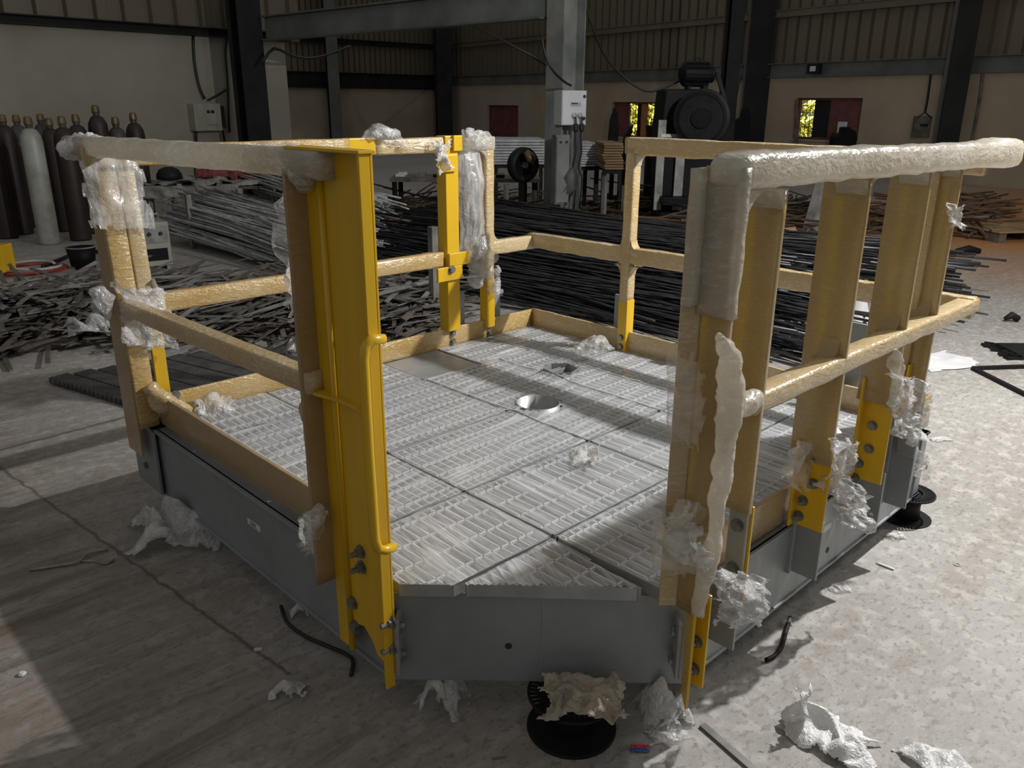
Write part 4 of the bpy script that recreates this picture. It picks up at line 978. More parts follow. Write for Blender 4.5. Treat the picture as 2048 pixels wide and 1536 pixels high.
for k, (px, py, mt, lab) in enumerate(((18, 476, 'cyl_maroon', 'leftmost dark maroon gas cylinder, cut by the picture edge'), (48, 468, 'cyl_maroon', 'dark maroon gas cylinder left of the pale one'), (135, 462, 'cyl_maroon', 'maroon gas cylinder behind the pale one on its right'), (118, 450, 'cyl_grey', 'grey gas cylinder hidden behind the pale one'), (72, 454, 'cyl_grey', 'grey gas cylinder behind the pale one on its left'), (30, 448, 'cyl_maroon', 'dark gas cylinder in the back row at the far left'), (188, 466, 'cyl_maroon', 'dark gas cylinder behind the wrapped corner post'), (228, 462, 'cyl_maroon', 'dark gas cylinder right of the wrapped corner post, with tall valve'), (262, 458, 'cyl_grey', 'rightmost but one grey gas cylinder seen through the left rail'), (296, 450, 'cyl_maroon', 'rightmost dark gas cylinder by the wall'))):
    cylinder(px, py, mt, lab, 1.0, 1.46 + (.12 if px == 228 else rnd.uniform(-.06, .03)))
# wall switch box
u0, z0 = WF.uz(380, 262); u1, z1 = WF.uz(438, 207); root = thing('switch_box', WF.pt(u0, z0), 'cream switch box on the left wall with cables looping from it', 'switch box')
mb = MB(); WF.slab(mb, min(u0, u1), max(u0, u1) - .1, z0, z1, .0, .22); obj('case', mb, 'panel_cream', root, bevel=.01)
mb = MB(); um = (u0 + u1) / 2; WF.slab(mb, um - .10, um + .10, z0 + .1, z1 - .06, .22, .235); obj('door', mb, 'panel_cream', root, bevel=.005)
mb = MB(); WF.slab(mb, max(u0, u1) - .09, max(u0, u1), z0 + .05, z1 - .04, .02, .16); obj('breaker', mb, 'cable_black', root, bevel=.005)
mb = MB(); WF.slab(mb, um - .08, um - .02, z1 - .16, z1 - .11, .235, .24); WF.slab(mb, um + .0, um + .06, z1 - .16, z1 - .11, .235, .24); obj('label_plate', mb, 'cable_black', root)
cable('switch_cable', [WF.pt(u0 + .05, z0 - .0, .12), WF.pt(u0 + .04, z0 - .35, .06), WF.pt(u0 - .02, z0 - .8, .05), WF.pt(u0 + .1, .02, .05)], .02, 'black cable hanging from the bottom of the wall switch box')
cable('switch_cable', [WF.pt(u1 - .05, z0, .12), WF.pt(u1 + .0, z0 - .4, .06), WF.pt(u1 - .05, z0 - .9, .05), WF.pt(u1, .02, .05)], .02, 'second cable from the right side of the wall switch box to the floor')
# rack with rod bundles, tarpaulin and red cloth
ra, rb = P(300, 470, 10.2), P(600, 470, 8.6); ra.z = rb.z = 0; rd = (rb - ra).normalized(); rn = Vector((-rd.y, rd.x, 0))
if rn.dot(FH) < 0: rn = -rn
root = thing('bar_rack', ra, 'steel bar rack with upright posts holding rod bundles at left', 'rack')
for k, (px, py, zt_) in enumerate(((388, 497, .62), (488, 478, .62), (590, 560, .80), (602, 500, .75), (870, 640, .74))):
    c_ = fl(px, py); c_.z = 0; obj('upright', MB().box(c_.x - .03, c_.x + .03, c_.y - .03, c_.y + .03, 0, zt_), 'strip_grey', root, bevel=.004)
for off, z_ in ((0, .16), (.9, .16)):
    obj('cross_bar', MB().bar(ra + rn * off + Z * z_, rb + rn * off + Z * z_, .06, .06), 'strip_brown', root)
def rod_mesh(L, r_, mat, n=6, bend=0.0): 
    return mesh_of(MB().tube([(L * (i / 6 - .5), bend * (1 - (2 * i / 6 - 1) ** 2), 0) for i in range(7)], r_, n), mat, True)
LR = [rod_mesh(3.0, .011, 'rod_light', 6, .03), rod_mesh(2.6, .012, 'rod_light', 6, -.02), rod_mesh(3.2, .009, 'rod_light', 6, .05), rod_mesh(2.8, .011, 'strip_grey', 6, .02)]
la, lb_ = P(335, 455, 9.9), P(860, 520, 6.6); la.z = lb_.z = 0; ld = math.atan2((lb_ - la).y, (lb_ - la).x)
ldv = (lb_ - la).normalized(); lnv = Vector((-ldv.y, ldv.x, 0)); lnv = lnv if lnv.dot(FH) > 0 else -lnv
def gen_rods(base, dv, nv, ang, width, h0, h1, top, spread=.06, slope=0.0):
    def g(i):
        v = rnd.random(); hh = h0 + (h1 - h0) * math.sin(math.pi * (.15 + .7 * v)); z_ = hh + rnd.uniform(-.03, .03) if top else rnd.uniform(h0 * .6, hh)
        p = base + dv * rnd.uniform(-.18, .18) + nv * (v * width); p.z = z_; return p, (0, slope + rnd.gauss(0, .015), ang + rnd.gauss(0, spread))
    return g
b1_ = la + ldv * 1.55
stuff_pile(260, gen_rods(b1_, ldv, lnv, ld, .8, .1, .50, False, .05, .05), LR, 'rod_bundle', 'rod_light', 'dense bundle of light steel rods under the loose ones on the rack', 'rods')
rand_pile(110, gen_rods(b1_, ldv, lnv, ld, .8, .1, .52, True, .06, .05), LR, 'steel_rod', 'light grey steel rod on the left rack bundle', 'steel rod', 'light steel rods on the rack')
b2_ = P(540, 430, 9.6); b2_.z = 0
rand_pile(50, gen_rods(b2_ + rn * .3, ldv, lnv, ld - .12, .6, .45, .74, True, .05, .06), LR, 'steel_rod', 'light grey steel rod in the upper bundle behind the left rack', 'steel rod', 'light steel rods in the upper bundle')
stuff_pile(80, gen_rods(b2_ + rn * .3, ldv, lnv, ld - .12, .6, .2, .70, False, .05, .06), LR, 'rod_bundle', 'rod_light', 'upper bundle of light rods behind the left rack', 'rods')
# shelf with tarpaulin and cloth
ta, tb = P(285, 395, 10.6), P(560, 385, 10.6); ztab = .60
root = thing('work_bench', Vector((ta.x, ta.y, 0)), 'low steel bench under the tarpaulin at left', 'bench')
ta.z = tb.z = ztab; obj('bench_top', MB().obox((ta + tb) / 2 + FH * .4, (tb - ta) / 2, FH * .4, Z * .02), 'strip_brown', root)
for e_, g_ in ((0.05, 0), (.95, 0), (.05, .75), (.95, .75)):
    p_ = ta.lerp(tb, e_) + FH * g_; obj('leg', MB().box(p_.x - .025, p_.x + .025, p_.y - .025, p_.y + .025, 0, ztab - .02), 'strip_grey', root)
cloth('tarpaulin', ta + Z * .045 - FH * .06, (tb - ta), FH * .8, 40, 16, 'tarp_grey', .05, 41, .03, None, (0, 0, .03), 4, label='grey crumpled tarpaulin spread over the bench at left', cat='tarpaulin')
cloth('tarpaulin', ta + Z * .05 - FH * .07, (tb - ta) * .75, Vector((0, 0, -.20)) - FH * .04, 36, 8, 'tarp_grey', .05, 42, .14, None, (0, 0, 0), 4, label='hanging front edge of the tarpaulin on the bench', cat='tarpaulin')
pr = P(392, 372, 10.9); pr.z = .70
cloth('red_cloth', pr, RH * 1.1, FH * .4 + Z * .05, 36, 14, 'cloth_red', .12, 43, .05, None, (0, 0, .13), 5, label='dark red cloth heaped on the tarpaulin', cat='cloth')
c_ = P(342, 378, 10.8); c_.z = .68
obj('helmet', MB().lathe([(.16, 0), (.155, .06), (.12, .12), (.05, .15)], c_, 18), 'black_iron', smooth=True, label='shiny black welding mask on the bench at left', cat='mask')
# small cream machine, hose coil, bucket, yellow thing
c_ = fl(320, 540); c_.z = 0; root = thing('welding_machine', c_, 'small cream welding machine on the floor behind the left rail', 'machine')
a_ = face_ang(c_, .25); X_, Y_ = Vector((math.cos(a_), math.sin(a_), 0)), Vector((-math.sin(a_), math.cos(a_), 0))
obj('case', MB().obox(c_ + Y_ * .2 + Z * .26, X_ * .14, Y_ * .2, Z * .22), 'panel_cream', root, bevel=.012)
obj('control_panel', MB().obox(c_ - Y_ * .005 + Z * .36, X_ * .12, Y_ * .006, Z * .08), 'strip_grey', root)
obj('vent', MB().obox(c_ - Y_ * .004 + Z * .16, X_ * .10, Y_ * .005, Z * .06), 'machine_dark', root)
for dx in (-.06, .05): obj('knob', MB().lathe([(.02, 0), (.017, .025)], c_ + X_ * dx - Y_ * .01 + Z * .37, 10, (-Y_).to_track_quat('Z', 'X').to_matrix()), 'cable_black', root)
for sx in (-1, 1):
    obj('foot', MB().obox(c_ + X_ * .1 * sx + Y_ * .2 + Z * .02, X_ * .02, Y_ * .18, Z * .02), 'strip_grey', root)
obj('handle', MB().tube([c_ + X_ * -.1 + Y_ * .2 + Z * .48, c_ + X_ * -.1 + Y_ * .2 + Z * .54, c_ + X_ * .1 + Y_ * .2 + Z * .54, c_ + X_ * .1 + Y_ * .2 + Z * .48], .012, 6), 'strip_grey', root)
def coil(name, px, py, r_, mat, label, turns=3, tr=.014, z=.015, sq=.7):
    c_ = fl(px, py); pts = []
    for i in range(turns * 22):
        a = i * 2 * math.pi / 22; rr = r_ * (.8 + .12 * math.sin(i * .37) + .1 * i / (turns * 22)); pts.append((c_.x + rr * math.cos(a), c_.y + rr * math.sin(a), z + .012 * math.sin(i * .21) + .004 * i / 22))
    return obj(name, MB().tube(pts, tr, 6), mat, smooth=True, label=label, cat='hose')
coil('gas_hose', 58, 541, .36, 'hose_red', 'red gas hose coiled on the floor at the far left', 2)
coil('gas_hose', 66, 546, .26, 'hose_white', 'pale gas hose coiled over the red one at left', 1, .014, .07)
cable('floor_cable', [fl(85, 533, .02), fl(130, 515, .02), fl(165, 500, .03), fl(205, 505, .02)], .02, 'dark thick cable lying behind the hose coils')
c_ = fl(168, 536); c_.z = 0; root = thing('bucket', c_, 'dark bucket standing on the floor behind the wrapped left post', 'bucket')
obj('pail', MB().lathe([(.11, 0), (.14, .22), (.13, .22), (.10, .02)], c_, 20), 'machine_dark', root, smooth=True)
obj('rim', MB().tube([c_ + Vector((.14 * math.cos(i * math.pi / 10), .14 * math.sin(i * math.pi / 10), .22)) for i in range(21)], .008, 6), 'strip_grey', root)
c_ = fl(-6, 556); c_.z = 0; root = thing('trolley', c_, 'yellow trolley corner at the left picture edge', 'trolley')
obj('side_panel', MB().obox(c_ + Z * .18, RH * .09, FH * .2, Z * .13), 'yellow_paint', root, bevel=.01); obj('wheel', MB().lathe([(.05, -.02), (.05, .02)], c_ + Z * .05, 16, 'y'), 'cable_black', root)

# ================================================================== black rod pile behind the platform
BR = [rod_mesh(4.6, .010, 'rod_black', 5, .10), rod_mesh(4.0, .009, 'rod_black', 5, -.08), rod_mesh(5.0, .011, 'rod_black', 5, .18), rod_mesh(3.4, .010, 'rod_black', 5, .05), rod_mesh(4.2, .010, 'rod_black', 5, -.15)]
pa_, pb_ = fl(905, 545), fl(1590, 690); pv = (pb_ - pa_).normalized(); pang = math.atan2(pv.y, pv.x); pn = Vector((-pv.y, pv.x, 0)); pn = pn if pn.dot(FH) > 0 else -pn
mid = (pa_ + pb_) / 2
def gen_black(top):
    def g(i):
        v = rnd.random() ** .8; hh = .06 + .42 * math.sin(math.pi * min(.97, .05 + .8 * v)); z_ = hh + rnd.uniform(-.02, .04) if top else rnd.uniform(.01, hh)
        p = mid + pv * rnd.uniform(-1.0, .15) + pn * (v * 2.9 - .55); p.z = z_
        return p, (0, rnd.gauss(.0, .02), pang + rnd.gauss(.04, .11))
    return g
stuff_pile(900, gen_black(False), BR, 'rebar_heap', 'rod_black', 'dense black steel rod pile behind the platform', 'rods')
rand_pile(290, gen_black(True), BR, 'rebar', 'loose black steel rod on top of the big pile behind the platform', 'steel rod', 'black rods on the pile behind the platform')
# scattered dark offcuts further back
OFF = [rod_mesh(1.6, .014, 'rod_rust', 5, .05), rod_mesh(1.1, .02, 'strip_brown', 5, .0), rod_mesh(2.2, .012, 'rod_black', 5, .1)]
def quad_gen(cs, hmax, sp=1.2):
    def g(i):
        p, u, v = in_quad(cs); p.z = .02 + rnd.random() * hmax * math.sin(math.pi * u); return p, (rnd.gauss(0, .1), rnd.gauss(0, .12), rnd.uniform(-sp, sp) - .5)
    return g
QC = [fl(1180, 500), fl(1660, 520), fl(1700, 420), fl(1150, 420)]
stuff_pile(420, quad_gen(QC, .4), OFF, 'offcut_heap', 'rod_rust', 'dark heap of steel offcuts below the press', 'scrap')
rand_pile(90, quad_gen(QC, .45), OFF, 'steel_offcut', 'dark steel offcut lying in the heap around the press', 'steel offcut', 'offcuts around the press')
QD = [fl(1800, 475), fl(1990, 470), fl(1960, 415), fl(1780, 425)]
stuff_pile(160, quad_gen(QD, .3), OFF[:2], 'offcut_heap', 'scrap_rust', 'rusty brush-like scrap heap on the brown floor at far right', 'scrap')
rand_pile(60, quad_gen(QD, .35), OFF[:2], 'steel_offcut', 'rusty offcut on the scrap heap at far right', 'steel offcut', 'offcuts at far right')
QE = [fl(640, 480), fl(1050, 470), fl(1060, 420), fl(640, 430)]
stuff_pile(250, quad_gen(QE, .3), OFF, 'offcut_heap', 'rod_rust', 'dark heap of offcuts left of the centre column', 'scrap')
QF = [fl(620, 690), fl(900, 640), fl(880, 590), fl(640, 600)]

# ================================================================== mid distance: panel, press, stacks, wheel
D1 = depth(b1)
# socket panel on the column
def boxpx(mb, x0, y0, x1, y1, D, th, back=0.0):
    a, b_ = P(x0, y0, D), P(x1, y1, D); c_ = (a + b_) / 2; w_ = abs((b_ - a).dot(RH)) / 2; h_ = abs(a.z - b_.z) / 2
    return mb.obox(c_ + FH * (th / 2 + back), RH * w_, FH * th / 2, Z * h_)
a = P(1148, 216, D1 - .25); yaw = .45; Xp = RH * math.cos(yaw) + FH * math.sin(yaw); Yp = FH * math.cos(yaw) - RH * math.sin(yaw)
root = thing('socket_panel', a - Z * .2, 'white socket panel box fixed to the centre column with plugged cables', 'panel box')
hw, hh = .165, .195
def pp(u, z, off=0): return a + Xp * u * hw + Z * z * hh + Yp * off
obj('case', MB().obox(pp(0, 0, .12), Xp * hw, Yp * .12, Z * hh), 'panel_white', root, bevel=.006)
obj('door', MB().obox(pp(0, 0, -.006), Xp * hw * .97, Yp * .006, Z * hh * .97), 'panel_white', root, bevel=.004)
obj('lock', MB().lathe([(.018, 0), (.018, .012)], pp(.78, .66, -.012), 12, (-Yp).to_track_quat('Z', 'X').to_matrix()), 'cable_black', root)
sw = obj('switch', MB().obox(pp(-.02, .22, -.014), Xp * .05, Yp * .004, Z * .022), 'galv_plate', root); obj('lever', MB().obox(pp(-.02, .26, -.02), Xp * .04, Yp * .004, Z * .006), 'cable_black', sw)
obj('switch', MB().obox(pp(.42, .22, -.014), Xp * .015, Yp * .004, Z * .022), 'galv_plate', root)
for u in (-.05, .42):
    so = obj('socket', MB().lathe([(.03, 0), (.03, .03), (.022, .034)], pp(u, -.42, -.012), 14, (-Yp).to_track_quat('Z', 'X').to_matrix()), 'galv_plate', root)
obj('button', MB().lathe([(.02, 0), (.02, .02)], pp(.75, -.6, -.012), 12, (-Yp).to_track_quat('Z', 'X').to_matrix()), 'cable_black', root)
for k, u in enumerate((-.02, .46)):
    pc_ = cable('plug_cable', [pp(u, -.5, -.05), pp(u + .02, -.9, -.06), pp(u, -1.6, -.05), pp(u + .1, -2.6, -.05), pp(u - .05, -3.4, -.03), pp(u + .2, -4.2, -.05), pp(u + .1, -6, -.04)], .011, ('left hanging cable plugged into the white socket panel', 'right hanging cable plugged into the white socket panel')[k])
    c_ = pp(u + .01, -1.12, -.06); obj('plug_connector', MB().lathe([(.012, -.05), (.028, -.03), (.028, .03), (.014, .05)], c_, 12), 'cable_black', pc_)
a2 = P(1124, 340, D1 - .42); root = thing('junction_box', a2 - Z * .4, 'tall grey junction box mounted low on the centre column', 'box')
obj('case', MB().obox(a2 + Yp * .05, Xp * .09, Yp * .055, Z * .40), 'column_paint', root, bevel=.005)
obj('door', MB().obox(a2 - Yp * .016 + Z * .0, Xp * .085, Yp * .006, Z * .38), 'column_paint', root, bevel=.004)
for dx in (-.04, .04): obj('knob', MB().lathe([(.014, 0), (.014, .014)], a2 + Xp * dx - Yp * .022 + Z * .32, 10, (-Yp).to_track_quat('Z', 'X').to_matrix()), 'cable_black', root)
p_ = P(1138, 362, D1 - .35)
obj('dirty_glove', MB().tube([p_ + Z * .14, p_ + Z * .06 + RH * .03, p_ - Z * .05, p_ - Z * .15 - RH * .06, p_ - Z * .26 - RH * .09], [.03, .08, .10, .07, .03], 12, .10, 3, True, 14), 'grate_dark', smooth=True, label='dark oily bundle hanging on the low junction box', cat='bundle')
# press
DP = 10.7
root = thing('power_press', Vector((P(1380, 480, DP).x, P(1380, 480, DP).y, 0)), 'big dark power press with flywheel and motor on top', 'press')
def pz(px, py, D): return P(px, py, D)
bot = -P(1380, 480, DP).z
poly = [P(1332, 178, DP), P(1425, 178, DP), P(1438, 260, DP), P(1440, 478, DP), P(1318, 478, DP), P(1320, 270, DP)]
for q in (3, 4): poly[q].z = 0
obj('body', MB().prism(poly, FH * .7), 'machine_dark', root, bevel=.02)
obj('bolster', MB().obox(P(1345, 400, DP - .1) , RH * .16, FH * .2, Z * .05), 'machine_dark', root, bevel=.01)
obj('guard_strip', boxpx(MB(), 1322, 268, 1358, 275, DP - .1, .05), 'galv_plate', root); obj('guide_post', boxpx(MB(), 1357, 240, 1362, 420, DP - .08, .05), 'strip_grey', root)
obj('guide_post', boxpx(MB(), 1318, 240, 1322, 420, DP - .08, .05), 'strip_grey', root)
yaw2 = .35; fy = -(FH * math.cos(yaw2) + RH * math.sin(yaw2)); cf = P(1404, 236, DP - .32); MF = fy.to_track_quat('Z', 'X').to_matrix()
obj('flywheel', MB().lathe([(.33, -.08), (.33, .06), (.27, .07), (.265, .02), (.12, .02), (.115, .09), (.04, .09)], cf, 40, MF), 'machine_dark', root)
obj('wheel_rim', MB().lathe([(.335, .04), (.335, .065), (.30, .075), (.30, .05)], cf, 40, MF), 'black_iron', root)
cm = P(1394, 148, DP + .1); MX = (RH * 1.0 + FH * .15).to_track_quat('Z', 'X').to_matrix()
mo = obj('motor', MB().lathe([(.07, -.22), (.12, -.19), (.13, -.18), (.13, .14), (.10, .16), (.10, .2), (.03, .2), (.03, .26)], cm, 20, MX), 'machine_dark', root)
mb = MB()
for k in range(12):
    a = math.pi * 2 * k / 12; o_ = MX @ Vector((math.cos(a), math.sin(a), 0)); mb.obox(cm + o_ * .14 - MX @ Vector((0, 0, .02)), o_ * .012, MX @ Vector((-math.sin(a), math.cos(a), 0)) * .006, MX @ Vector((0, 0, .15)))
obj('cooling_fins', mb, 'machine_dark', mo); obj('lifting_eye', MB().tube([cm + Z * .13 + RH * .03 * math.cos(t_) + Z * (.03 + .03 * math.sin(t_)) for t_ in [i * math.pi / 5 for i in range(11)]], .007, 6), 'machine_dark', mo)
obj('motor_mount', boxpx(boxpx(MB(), 1376, 164, 1382, 179, DP + .05, .2), 1408, 160, 1416, 179, DP + .05, .2), 'machine_dark', root)
obj('drive_belt', MB().bar(cm + RH * .24 + FH * -.05, cf + RH * .3 + Z * .1, .05, .02), 'cable_black', root)
# sheet stacks on trestles
def stack(name, x0, y0, x1, y1, D, dp, n, mat, label, group, yaw=.0):
    a, b_ = P(x0, y0, D), P(x1, y1, D); w_ = (b_ - a).dot(RH); zt, zb_ = a.z, b_.z; h_ = (zt - zb_) / n
    X_ = RH * math.cos(yaw) + FH * math.sin(yaw); Y_ = FH * math.cos(yaw) - RH * math.sin(yaw); root = thing(name, Vector((a.x, a.y, zb_)), label, 'stack')
    c0 = Vector((a.x, a.y, 0)) + RH * w_ / 2
    for k in range(n):
        j = rnd.uniform(-.03, .03); obj('sheet', MB().obox(c0 + X_ * j + Y_ * (dp / 2 + rnd.uniform(0, .04)) + Z * (zb_ + h_ * (k + .5)), X_ * w_ / 2, Y_ * dp / 2, Z * h_ * .38), mat, root)
    tr = thing('trestle', Vector((c0.x, c0.y, 0)), label.replace('stack of', 'dark trestle under the'), 'trestle')
    for sx in (-.85, .85):
        for sy in (.1, .9): obj('leg', MB().obox(c0 + X_ * sx * w_ / 2 + Y_ * dp * sy + Z * (zb_ - .05) / 2, X_ * .03, Y_ * .03, Z * (zb_ - .05) / 2), 'black_iron', tr)
    for sy in (.1, .9): obj('cross_bar', MB().obox(c0 + Y_ * dp * sy + Z * (zb_ - .03), X_ * w_ / 2, Y_ * .03, Z * .029), 'black_iron', tr)
stack('sheet_stack', 985, 279, 1092, 330, 14.5, 1.2, 9, 'sheet_white', 'stack of white sheets left of the centre column', 'stacks', .1)
stack('sheet_stack', 1150, 288, 1201, 334, 12.8, 1.2, 9, 'sheet_white', 'stack of white sheets right of the centre column', 'stacks', .1)
stack('board_stack', 1209, 286, 1246, 340, 12.0, .9, 10, 'wood', 'stack of brown wooden boards beside the white sheets', 'stacks', .05)
# low table left of the column
ta, tb = P(780, 382, 11.5), P(1080, 372, 11.5); zt_ = .62; ta.z = tb.z = zt_
root = thing('steel_table', Vector((ta.x, ta.y, 0)), 'dark steel table left of the centre column', 'table')
obj('table_top', MB().obox((ta + tb) / 2 + FH * .35, (tb - ta) / 2, FH * .35, Z * .025), 'strip_brown', root)
for e_ in (.03, .35, .66, .97):
    for g_ in (.03, .65): p_ = ta.lerp(tb, e_) + FH * g_; obj('leg', MB().box(p_.x - .025, p_.x + .025, p_.y - .025, p_.y + .025, 0, zt_ - .025), 'black_iron', root)
for k in range(14):
    p_ = ta.lerp(tb, .06 + .135 * (k % 7)) + FH * (.18 if k < 7 else .5) + FH * rnd.uniform(-.05, .05); L_ = rnd.uniform(.05, .11)
    obj('metal_part', MB().obox(p_ + Z * (.027 + .02), RH * L_, FH * .03, Z * .02), rnd.choice(['strip_grey', 'strip_brown', 'machine_dark', 'sheet_white']), bevel=.004, label='small dull metal part lying on the dark steel table', cat='metal part', group='parts on the steel table')
# wheel leaning by the column
c_ = P(1046, 330, 10.9); c_.z += 0; MXw = (-(FH * .8 - RH * .6)).to_track_quat('Z', 'X').to_matrix()
root = thing('cable_drum', Vector((c_.x, c_.y, .0)), 'black round drum standing on the steel stand left of the centre column', 'drum')
obj('tyre', MB().lathe([(.15, -.06), (.20, -.08), (.225, -.03), (.225, .03), (.20, .08), (.15, .06), (.14, .0)], c_, 32, MXw), 'black_iron', root, smooth=True)
obj('disc', MB().lathe([(.15, -.01), (.15, .01)], c_, 24, MXw), 'machine_dark', root); obj('hub', MB().lathe([(.04, -.05), (.04, .06)], c_, 14, MXw), 'strip_grey', root)
obj('stand', MB().bar(c_ - Z * .225, Vector((c_.x, c_.y, 0)), .08, .08), 'black_iron', root)
p_ = P(1060, 318, 10.72); obj('oily_rag', MB().tube([p_ + Z * .1 - RH * .05, p_ + RH * .02, p_ - Z * .09 + RH * .05], [.03, .08, .03], 9, .06, 7), 'brass', root, smooth=True)
# trestle frames and posts by the column
for k, (px, py, zt_) in enumerate(((1205, 470, .75), (1245, 450, .55), (1012, 462, .62), (1068, 455, .5))):
    c_ = fl(px, py); obj('stand_post', MB().box(c_.x - .025, c_.x + .025, c_.y - .025, c_.y + .025, 0, zt_).box(c_.x - .09, c_.x + .09, c_.y - .09, c_.y + .09, 0, .012), 'strip_grey', label=('thin iron post in front of the board stack', 'short iron post right of the board stack', 'thin iron post left of the centre column', 'short iron post beside the centre column')[k], cat='post')
# leaning plates right of the press
for k, (p0, p1) in enumerate((((1612, 480), (1655, 330)), ((1632, 482), (1662, 345)))):
    a = fl(*p0); b_ = P(p1[0], p1[1], depth(a) + .45); obj('leaning_plank', MB().bar(a + Z * .01, b_, .16, .03), 'strip_grey', bevel=.003, label=('left leaning steel plank behind the right rail', 'right leaning steel plank behind the right rail')[k], cat='plank')
root = thing('plank_stand', fl(1665, 470), 'low dark frame on which the steel planks lean', 'frame')
a = P(1658, 345, depth(fl(1632, 482)) + .5); a.z = 0
obj('frame_post', MB().box(a.x - .03, a.x + .03, a.y - .03, a.y + .03, 0, P(1658, 338, depth(a)).z), 'black_iron', root); obj('frame_foot', MB().obox(a + Z * .01, RH * .25, FH * .2, Z * .01), 'black_iron', root)
# things near the windows
p0 = WR.hit(1600, 280); pth = thing('leaning_post', Vector((p0.x, p0.y, 0)), 'dark slanting bar leaning in the right open window', 'bar')
obj('bar', MB().bar(WR.hit(1596, 200) + WR.n * .06, Vector((*(WR.hit(1612, 280) + WR.n * .25).xy, 0)), .06, .06), 'strip_brown', pth)
def dark_shape(name, pxs, D, th, mat, label, cat):
    poly = [P(x, y, D) for x, y in pxs]
    return obj(name, MB().prism(poly, FH * th), mat, bevel=.02, label=label, cat=cat)
Dd = depth(WR.hit(1490, 260)) - 1.6
zb0 = lambda D: P(1480, 198, D).z
def floor_shape(name, pts, D, th, mat, label, cat):    # outline given in pixels, feet on the floor
    poly = [P(x, y, D) for x, y in pts]; a, b_ = poly[0].copy(), poly[-1].copy(); a.z = b_.z = 0
    return obj(name, MB().prism([a] + poly + [b_], FH * th), mat, bevel=.015, label=label, cat=cat)
floor_shape('machine_part', [(1466, 280), (1468, 262), (1474, 240), (1485, 236), (1492, 216), (1497, 212), (1501, 230), (1500, 280)], Dd, .35, 'machine_dark', 'dark pointed machine part standing by the wall right of the press', 'machine')
floor_shape('machine_part', [(1442, 280), (1445, 255), (1452, 248), (1460, 262), (1462, 280)], Dd - 2, .4, 'machine_dark', 'low dark machine part close to the press', 'machine')
floor_shape('drill_stand', [(1218, 280), (1222, 240), (1230, 215), (1236, 230), (1238, 262), (1236, 282)], depth(WR.hit(1228, 250)) - 1.5, .4, 'black_iron', 'dark upright machine left of the open window', 'machine')
floor_shape('drill_stand', [(1246, 300), (1250, 272), (1262, 252), (1267, 250), (1262, 275), (1258, 300)], 13.2, .2, 'black_iron', 'dark slanted machine arm beside the wooden boards', 'machine')
floor_shape('jacket', [(1296, 275), (1295, 250), (1305, 252), (1314, 248), (1318, 275)], 12.5, .2, 'black_iron', 'dark bundle on a stand left of the press', 'bundle')
DW = depth(WR.hit(1690, 260)) - .9
floor_shape('bench_vice', [(1672, 275), (1676, 268), (1688, 266), (1690, 255), (1700, 254), (1706, 260), (1712, 262), (1715, 275)], DW, .4, 'machine_dark', 'dark bench tool under the right window', 'tool')
a = P(1684, 256, DW + .35); obj('paper_notice', MB().obox(a, RH * .11, FH * .005, Z * .14).obox(Vector((a.x, a.y, (a.z - .14) / 2)), RH * .02, FH * .02, Z * (a.z - .14) / 2), 'panel_white', label='pale paper board standing in front of the right window', cat='notice')
# flood light on girt and hanging switch box
p_ = WR.hit(1638, 138) + WR.n * .12
root = thing('flood_light', p_, 'small black flood light on the wall beam above the right window', 'lamp')
obj('housing', MB().obox(p_ + WR.n * .06, WR.d * .18, WR.n * .06, Z * .11), 'black_iron', root, bevel=.01); obj('lens', MB().obox(p_ + WR.n * .125, WR.d * .08, WR.n * .004, Z * .06), 'panel_white', root); obj('arm', MB().obox(p_ - WR.n * .05, WR.d * .03, WR.n * .06, Z * .03), 'black_iron', root)
Dh = depth(WR.hit(1850, 230)) - .15
root = thing('wall_switch', P(1845, 262, Dh), 'grey-brown switch board hung on a cord left of the right column', 'switch board')
obj('board', boxpx(MB(), 1832, 232, 1862, 275, Dh, .1), 'strip_brown', root, bevel=.01); obj('cord', MB().tube([P(1862, 148, Dh), P(1855, 200, Dh), P(1850, 225, Dh)], .025, 6), 'cable_black', root)
obj('cord', MB().tube([P(1834, 236, Dh), P(1850, 224, Dh), P(1862, 236, Dh)], .015, 6), 'cable_black', root); obj('switch_row', boxpx(MB(), 1842, 248, 1856, 253, Dh - .02, .02), 'cable_black', root)
cable('wall_conduit', [WR.hit(1969, 144) + WR.n * .06, WR.hit(1962, 200) + WR.n * .06, WR.hit(1950, 265) + WR.n * .06, WR.hit(1945, 290) + WR.n * .06], .03, 'dark conduit running down the wall at far right', 'strip_brown', 'conduit')
for k, px in enumerate((1484, 1498)): cable('hanging_cord', [WR.hit(px + 4, 150) + WR.n * .1, WR.hit(px, 240) + WR.n * .4], .012, ('left thin cord hanging by the dark pointed machine part', 'right thin cord hanging over the dark pointed machine part')[k])
# far right: stacked blocks, white cabinet, pallet, box, frame, brush
Db = 19.0
for r_ in range(4):
    for k in range(3):
        p_ = P(2006 + k * 26, 360, Db); p_.z = 0; obj('concrete_block', MB().obox(p_ + RH * .15 + FH * .2 + Z * (.14 + r_ * .285), RH * .145, FH * .2, Z * .14), 'cyl_grey', bevel=.01, label='dark grey block in the stack by the wall at the far right', cat='block', group='stacked blocks at far right')
p_ = P(1950, 365, 18.5); p_.z = 0; root = thing('cabinet', p_, 'small pale cabinet by the wall behind the right rail end', 'cabinet')
obj('case', MB().obox(p_ + FH * .2 + Z * .25, RH * .2, FH * .2, Z * .25), 'panel_cream', root, bevel=.01); obj('door', MB().obox(p_ - FH * .01 + Z * .27, RH * .15, FH * .01, Z * .18), 'machine_dark', root)
c_ = fl(2025, 480); root = thing('pallet', Vector((c_.x, c_.y, 0)), 'dark wooden pallet on the brown floor at far right', 'pallet'); yawp = .2
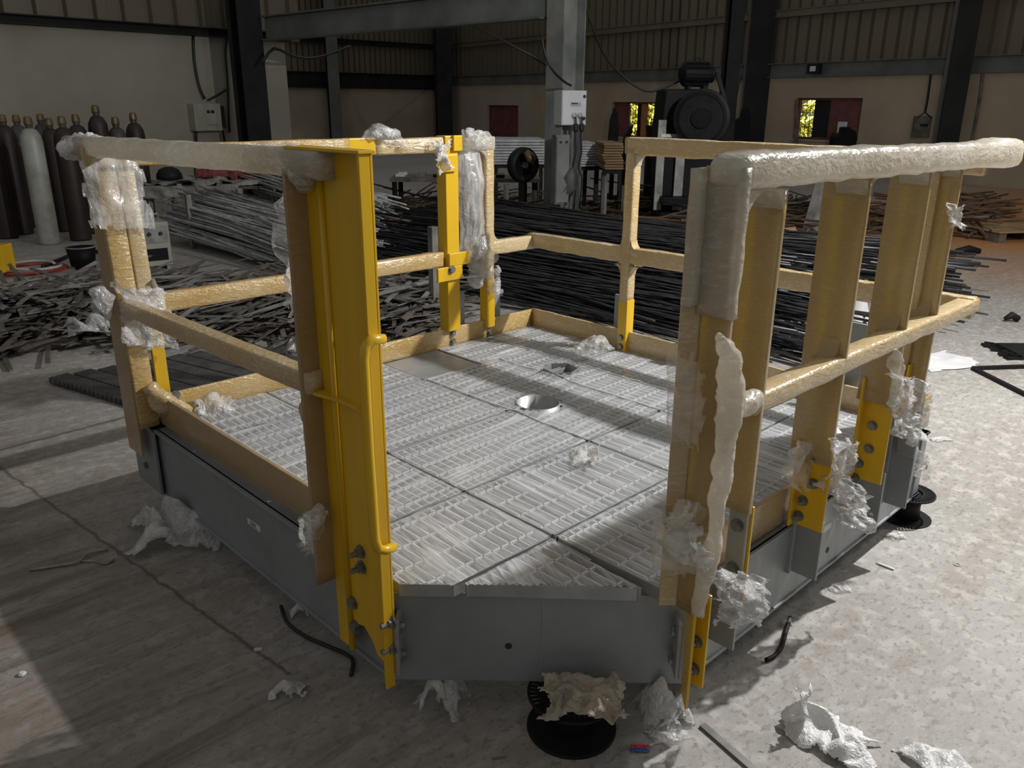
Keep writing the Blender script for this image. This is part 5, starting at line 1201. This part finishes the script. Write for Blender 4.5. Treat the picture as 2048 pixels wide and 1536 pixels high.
Xq, Yq = RH * math.cos(yawp) + FH * math.sin(yawp), FH * math.cos(yawp) - RH * math.sin(yawp)
for k in range(6): obj('deck_board', MB().obox(c_ + RH * .2 + Yq * (k * .18 - .1) + Z * .135, Xq * .6, Yq * .075, Z * .011), 'wood', root)
for k in (-1, 0, 1): obj('runner', MB().obox(c_ + RH * .2 + Xq * .52 * k + Yq * .35 + Z * .062, Xq * .05, Yq * .5, Z * .061), 'strip_brown', root)
c_ = fl(1597, 512); root = thing('cardboard_box', Vector((c_.x, c_.y, 0)), 'open brown cardboard box on the floor behind the right rail', 'box'); yawp = .5
Xq, Yq = RH * math.cos(yawp) + FH * math.sin(yawp), FH * math.cos(yawp) - RH * math.sin(yawp); c_ += FH * .12
for nm, cc, hx, hy, hz_ in (('side', -Yq * .14, .20, .004, .09), ('side', Yq * .14, .20, .004, .09), ('end', -Xq * .20, .004, .14, .09), ('end', Xq * .20, .004, .14, .09)):
    obj('box_' + nm, MB().obox(c_ + cc + Z * .092, Xq * hx, Yq * hy, Z * hz_), 'cardboard', root)
obj('box_bottom', MB().obox(c_ + Z * .005, Xq * .2, Yq * .14, Z * .004), 'cardboard', root)
obj('flap', MB().obox(c_ + Yq * .18 + Z * .22, Xq * .19, Yq * .04 + Z * .05, Z * .003 - Yq * .002), 'cardboard', root); obj('flap', MB().obox(c_ - Yq * .19 + Z * .15, Xq * .19, Yq * .06 + Z * .03, Z * .003), 'cardboard', root)
p0, p1, p2, p3 = fl(1945, 740), fl(2060, 736), fl(2160, 830), fl(2056, 796)
root = thing('angle_frame', p0, 'black square steel frame lying flat on the floor at right', 'frame')
for a, b_ in ((p0, p1), (p1, p2), (p2, p3), (p3, p0)): obj('frame_bar', MB().bar(a + Z * .012, b_ + Z * .012, .028, .022), 'black_iron', root)
c_ = fl(2030, 705); root = thing('brush_mat', Vector((c_.x, c_.y, 0)), 'black ragged bristle mat on the floor at the right picture edge', 'mat')
obj('mat_base', MB().obox(c_ + RH * .12 + Z * .012, RH * .17, FH * .16, Z * .012), 'black_iron', root)
mb = MB()
for k in range(46):
    p_ = c_ - RH * .05 + FH * rnd.uniform(-.19, .19) + Z * .012; mb.bar(p_, p_ - RH * rnd.uniform(.03, .13) + FH * rnd.uniform(-.03, .05), .012, .016)
obj('bristles', mb, 'black_iron', root)
for k, (px, py, s_) in enumerate(((1935, 507, .14), (2022, 644, .05))):
    c_ = fl(px, py); obj('scrap_lump', MB().tube([c_ + RH * -s_ + Z * .02, c_ + Z * .05, c_ + RH * s_ + Z * .02], [.02, s_ * .4, .02], 8, .05, k), 'black_iron', smooth=True, label=('dark scrap lump on the floor between rail and pallet', 'little dark lump on the grey floor at right')[k], cat='scrap')
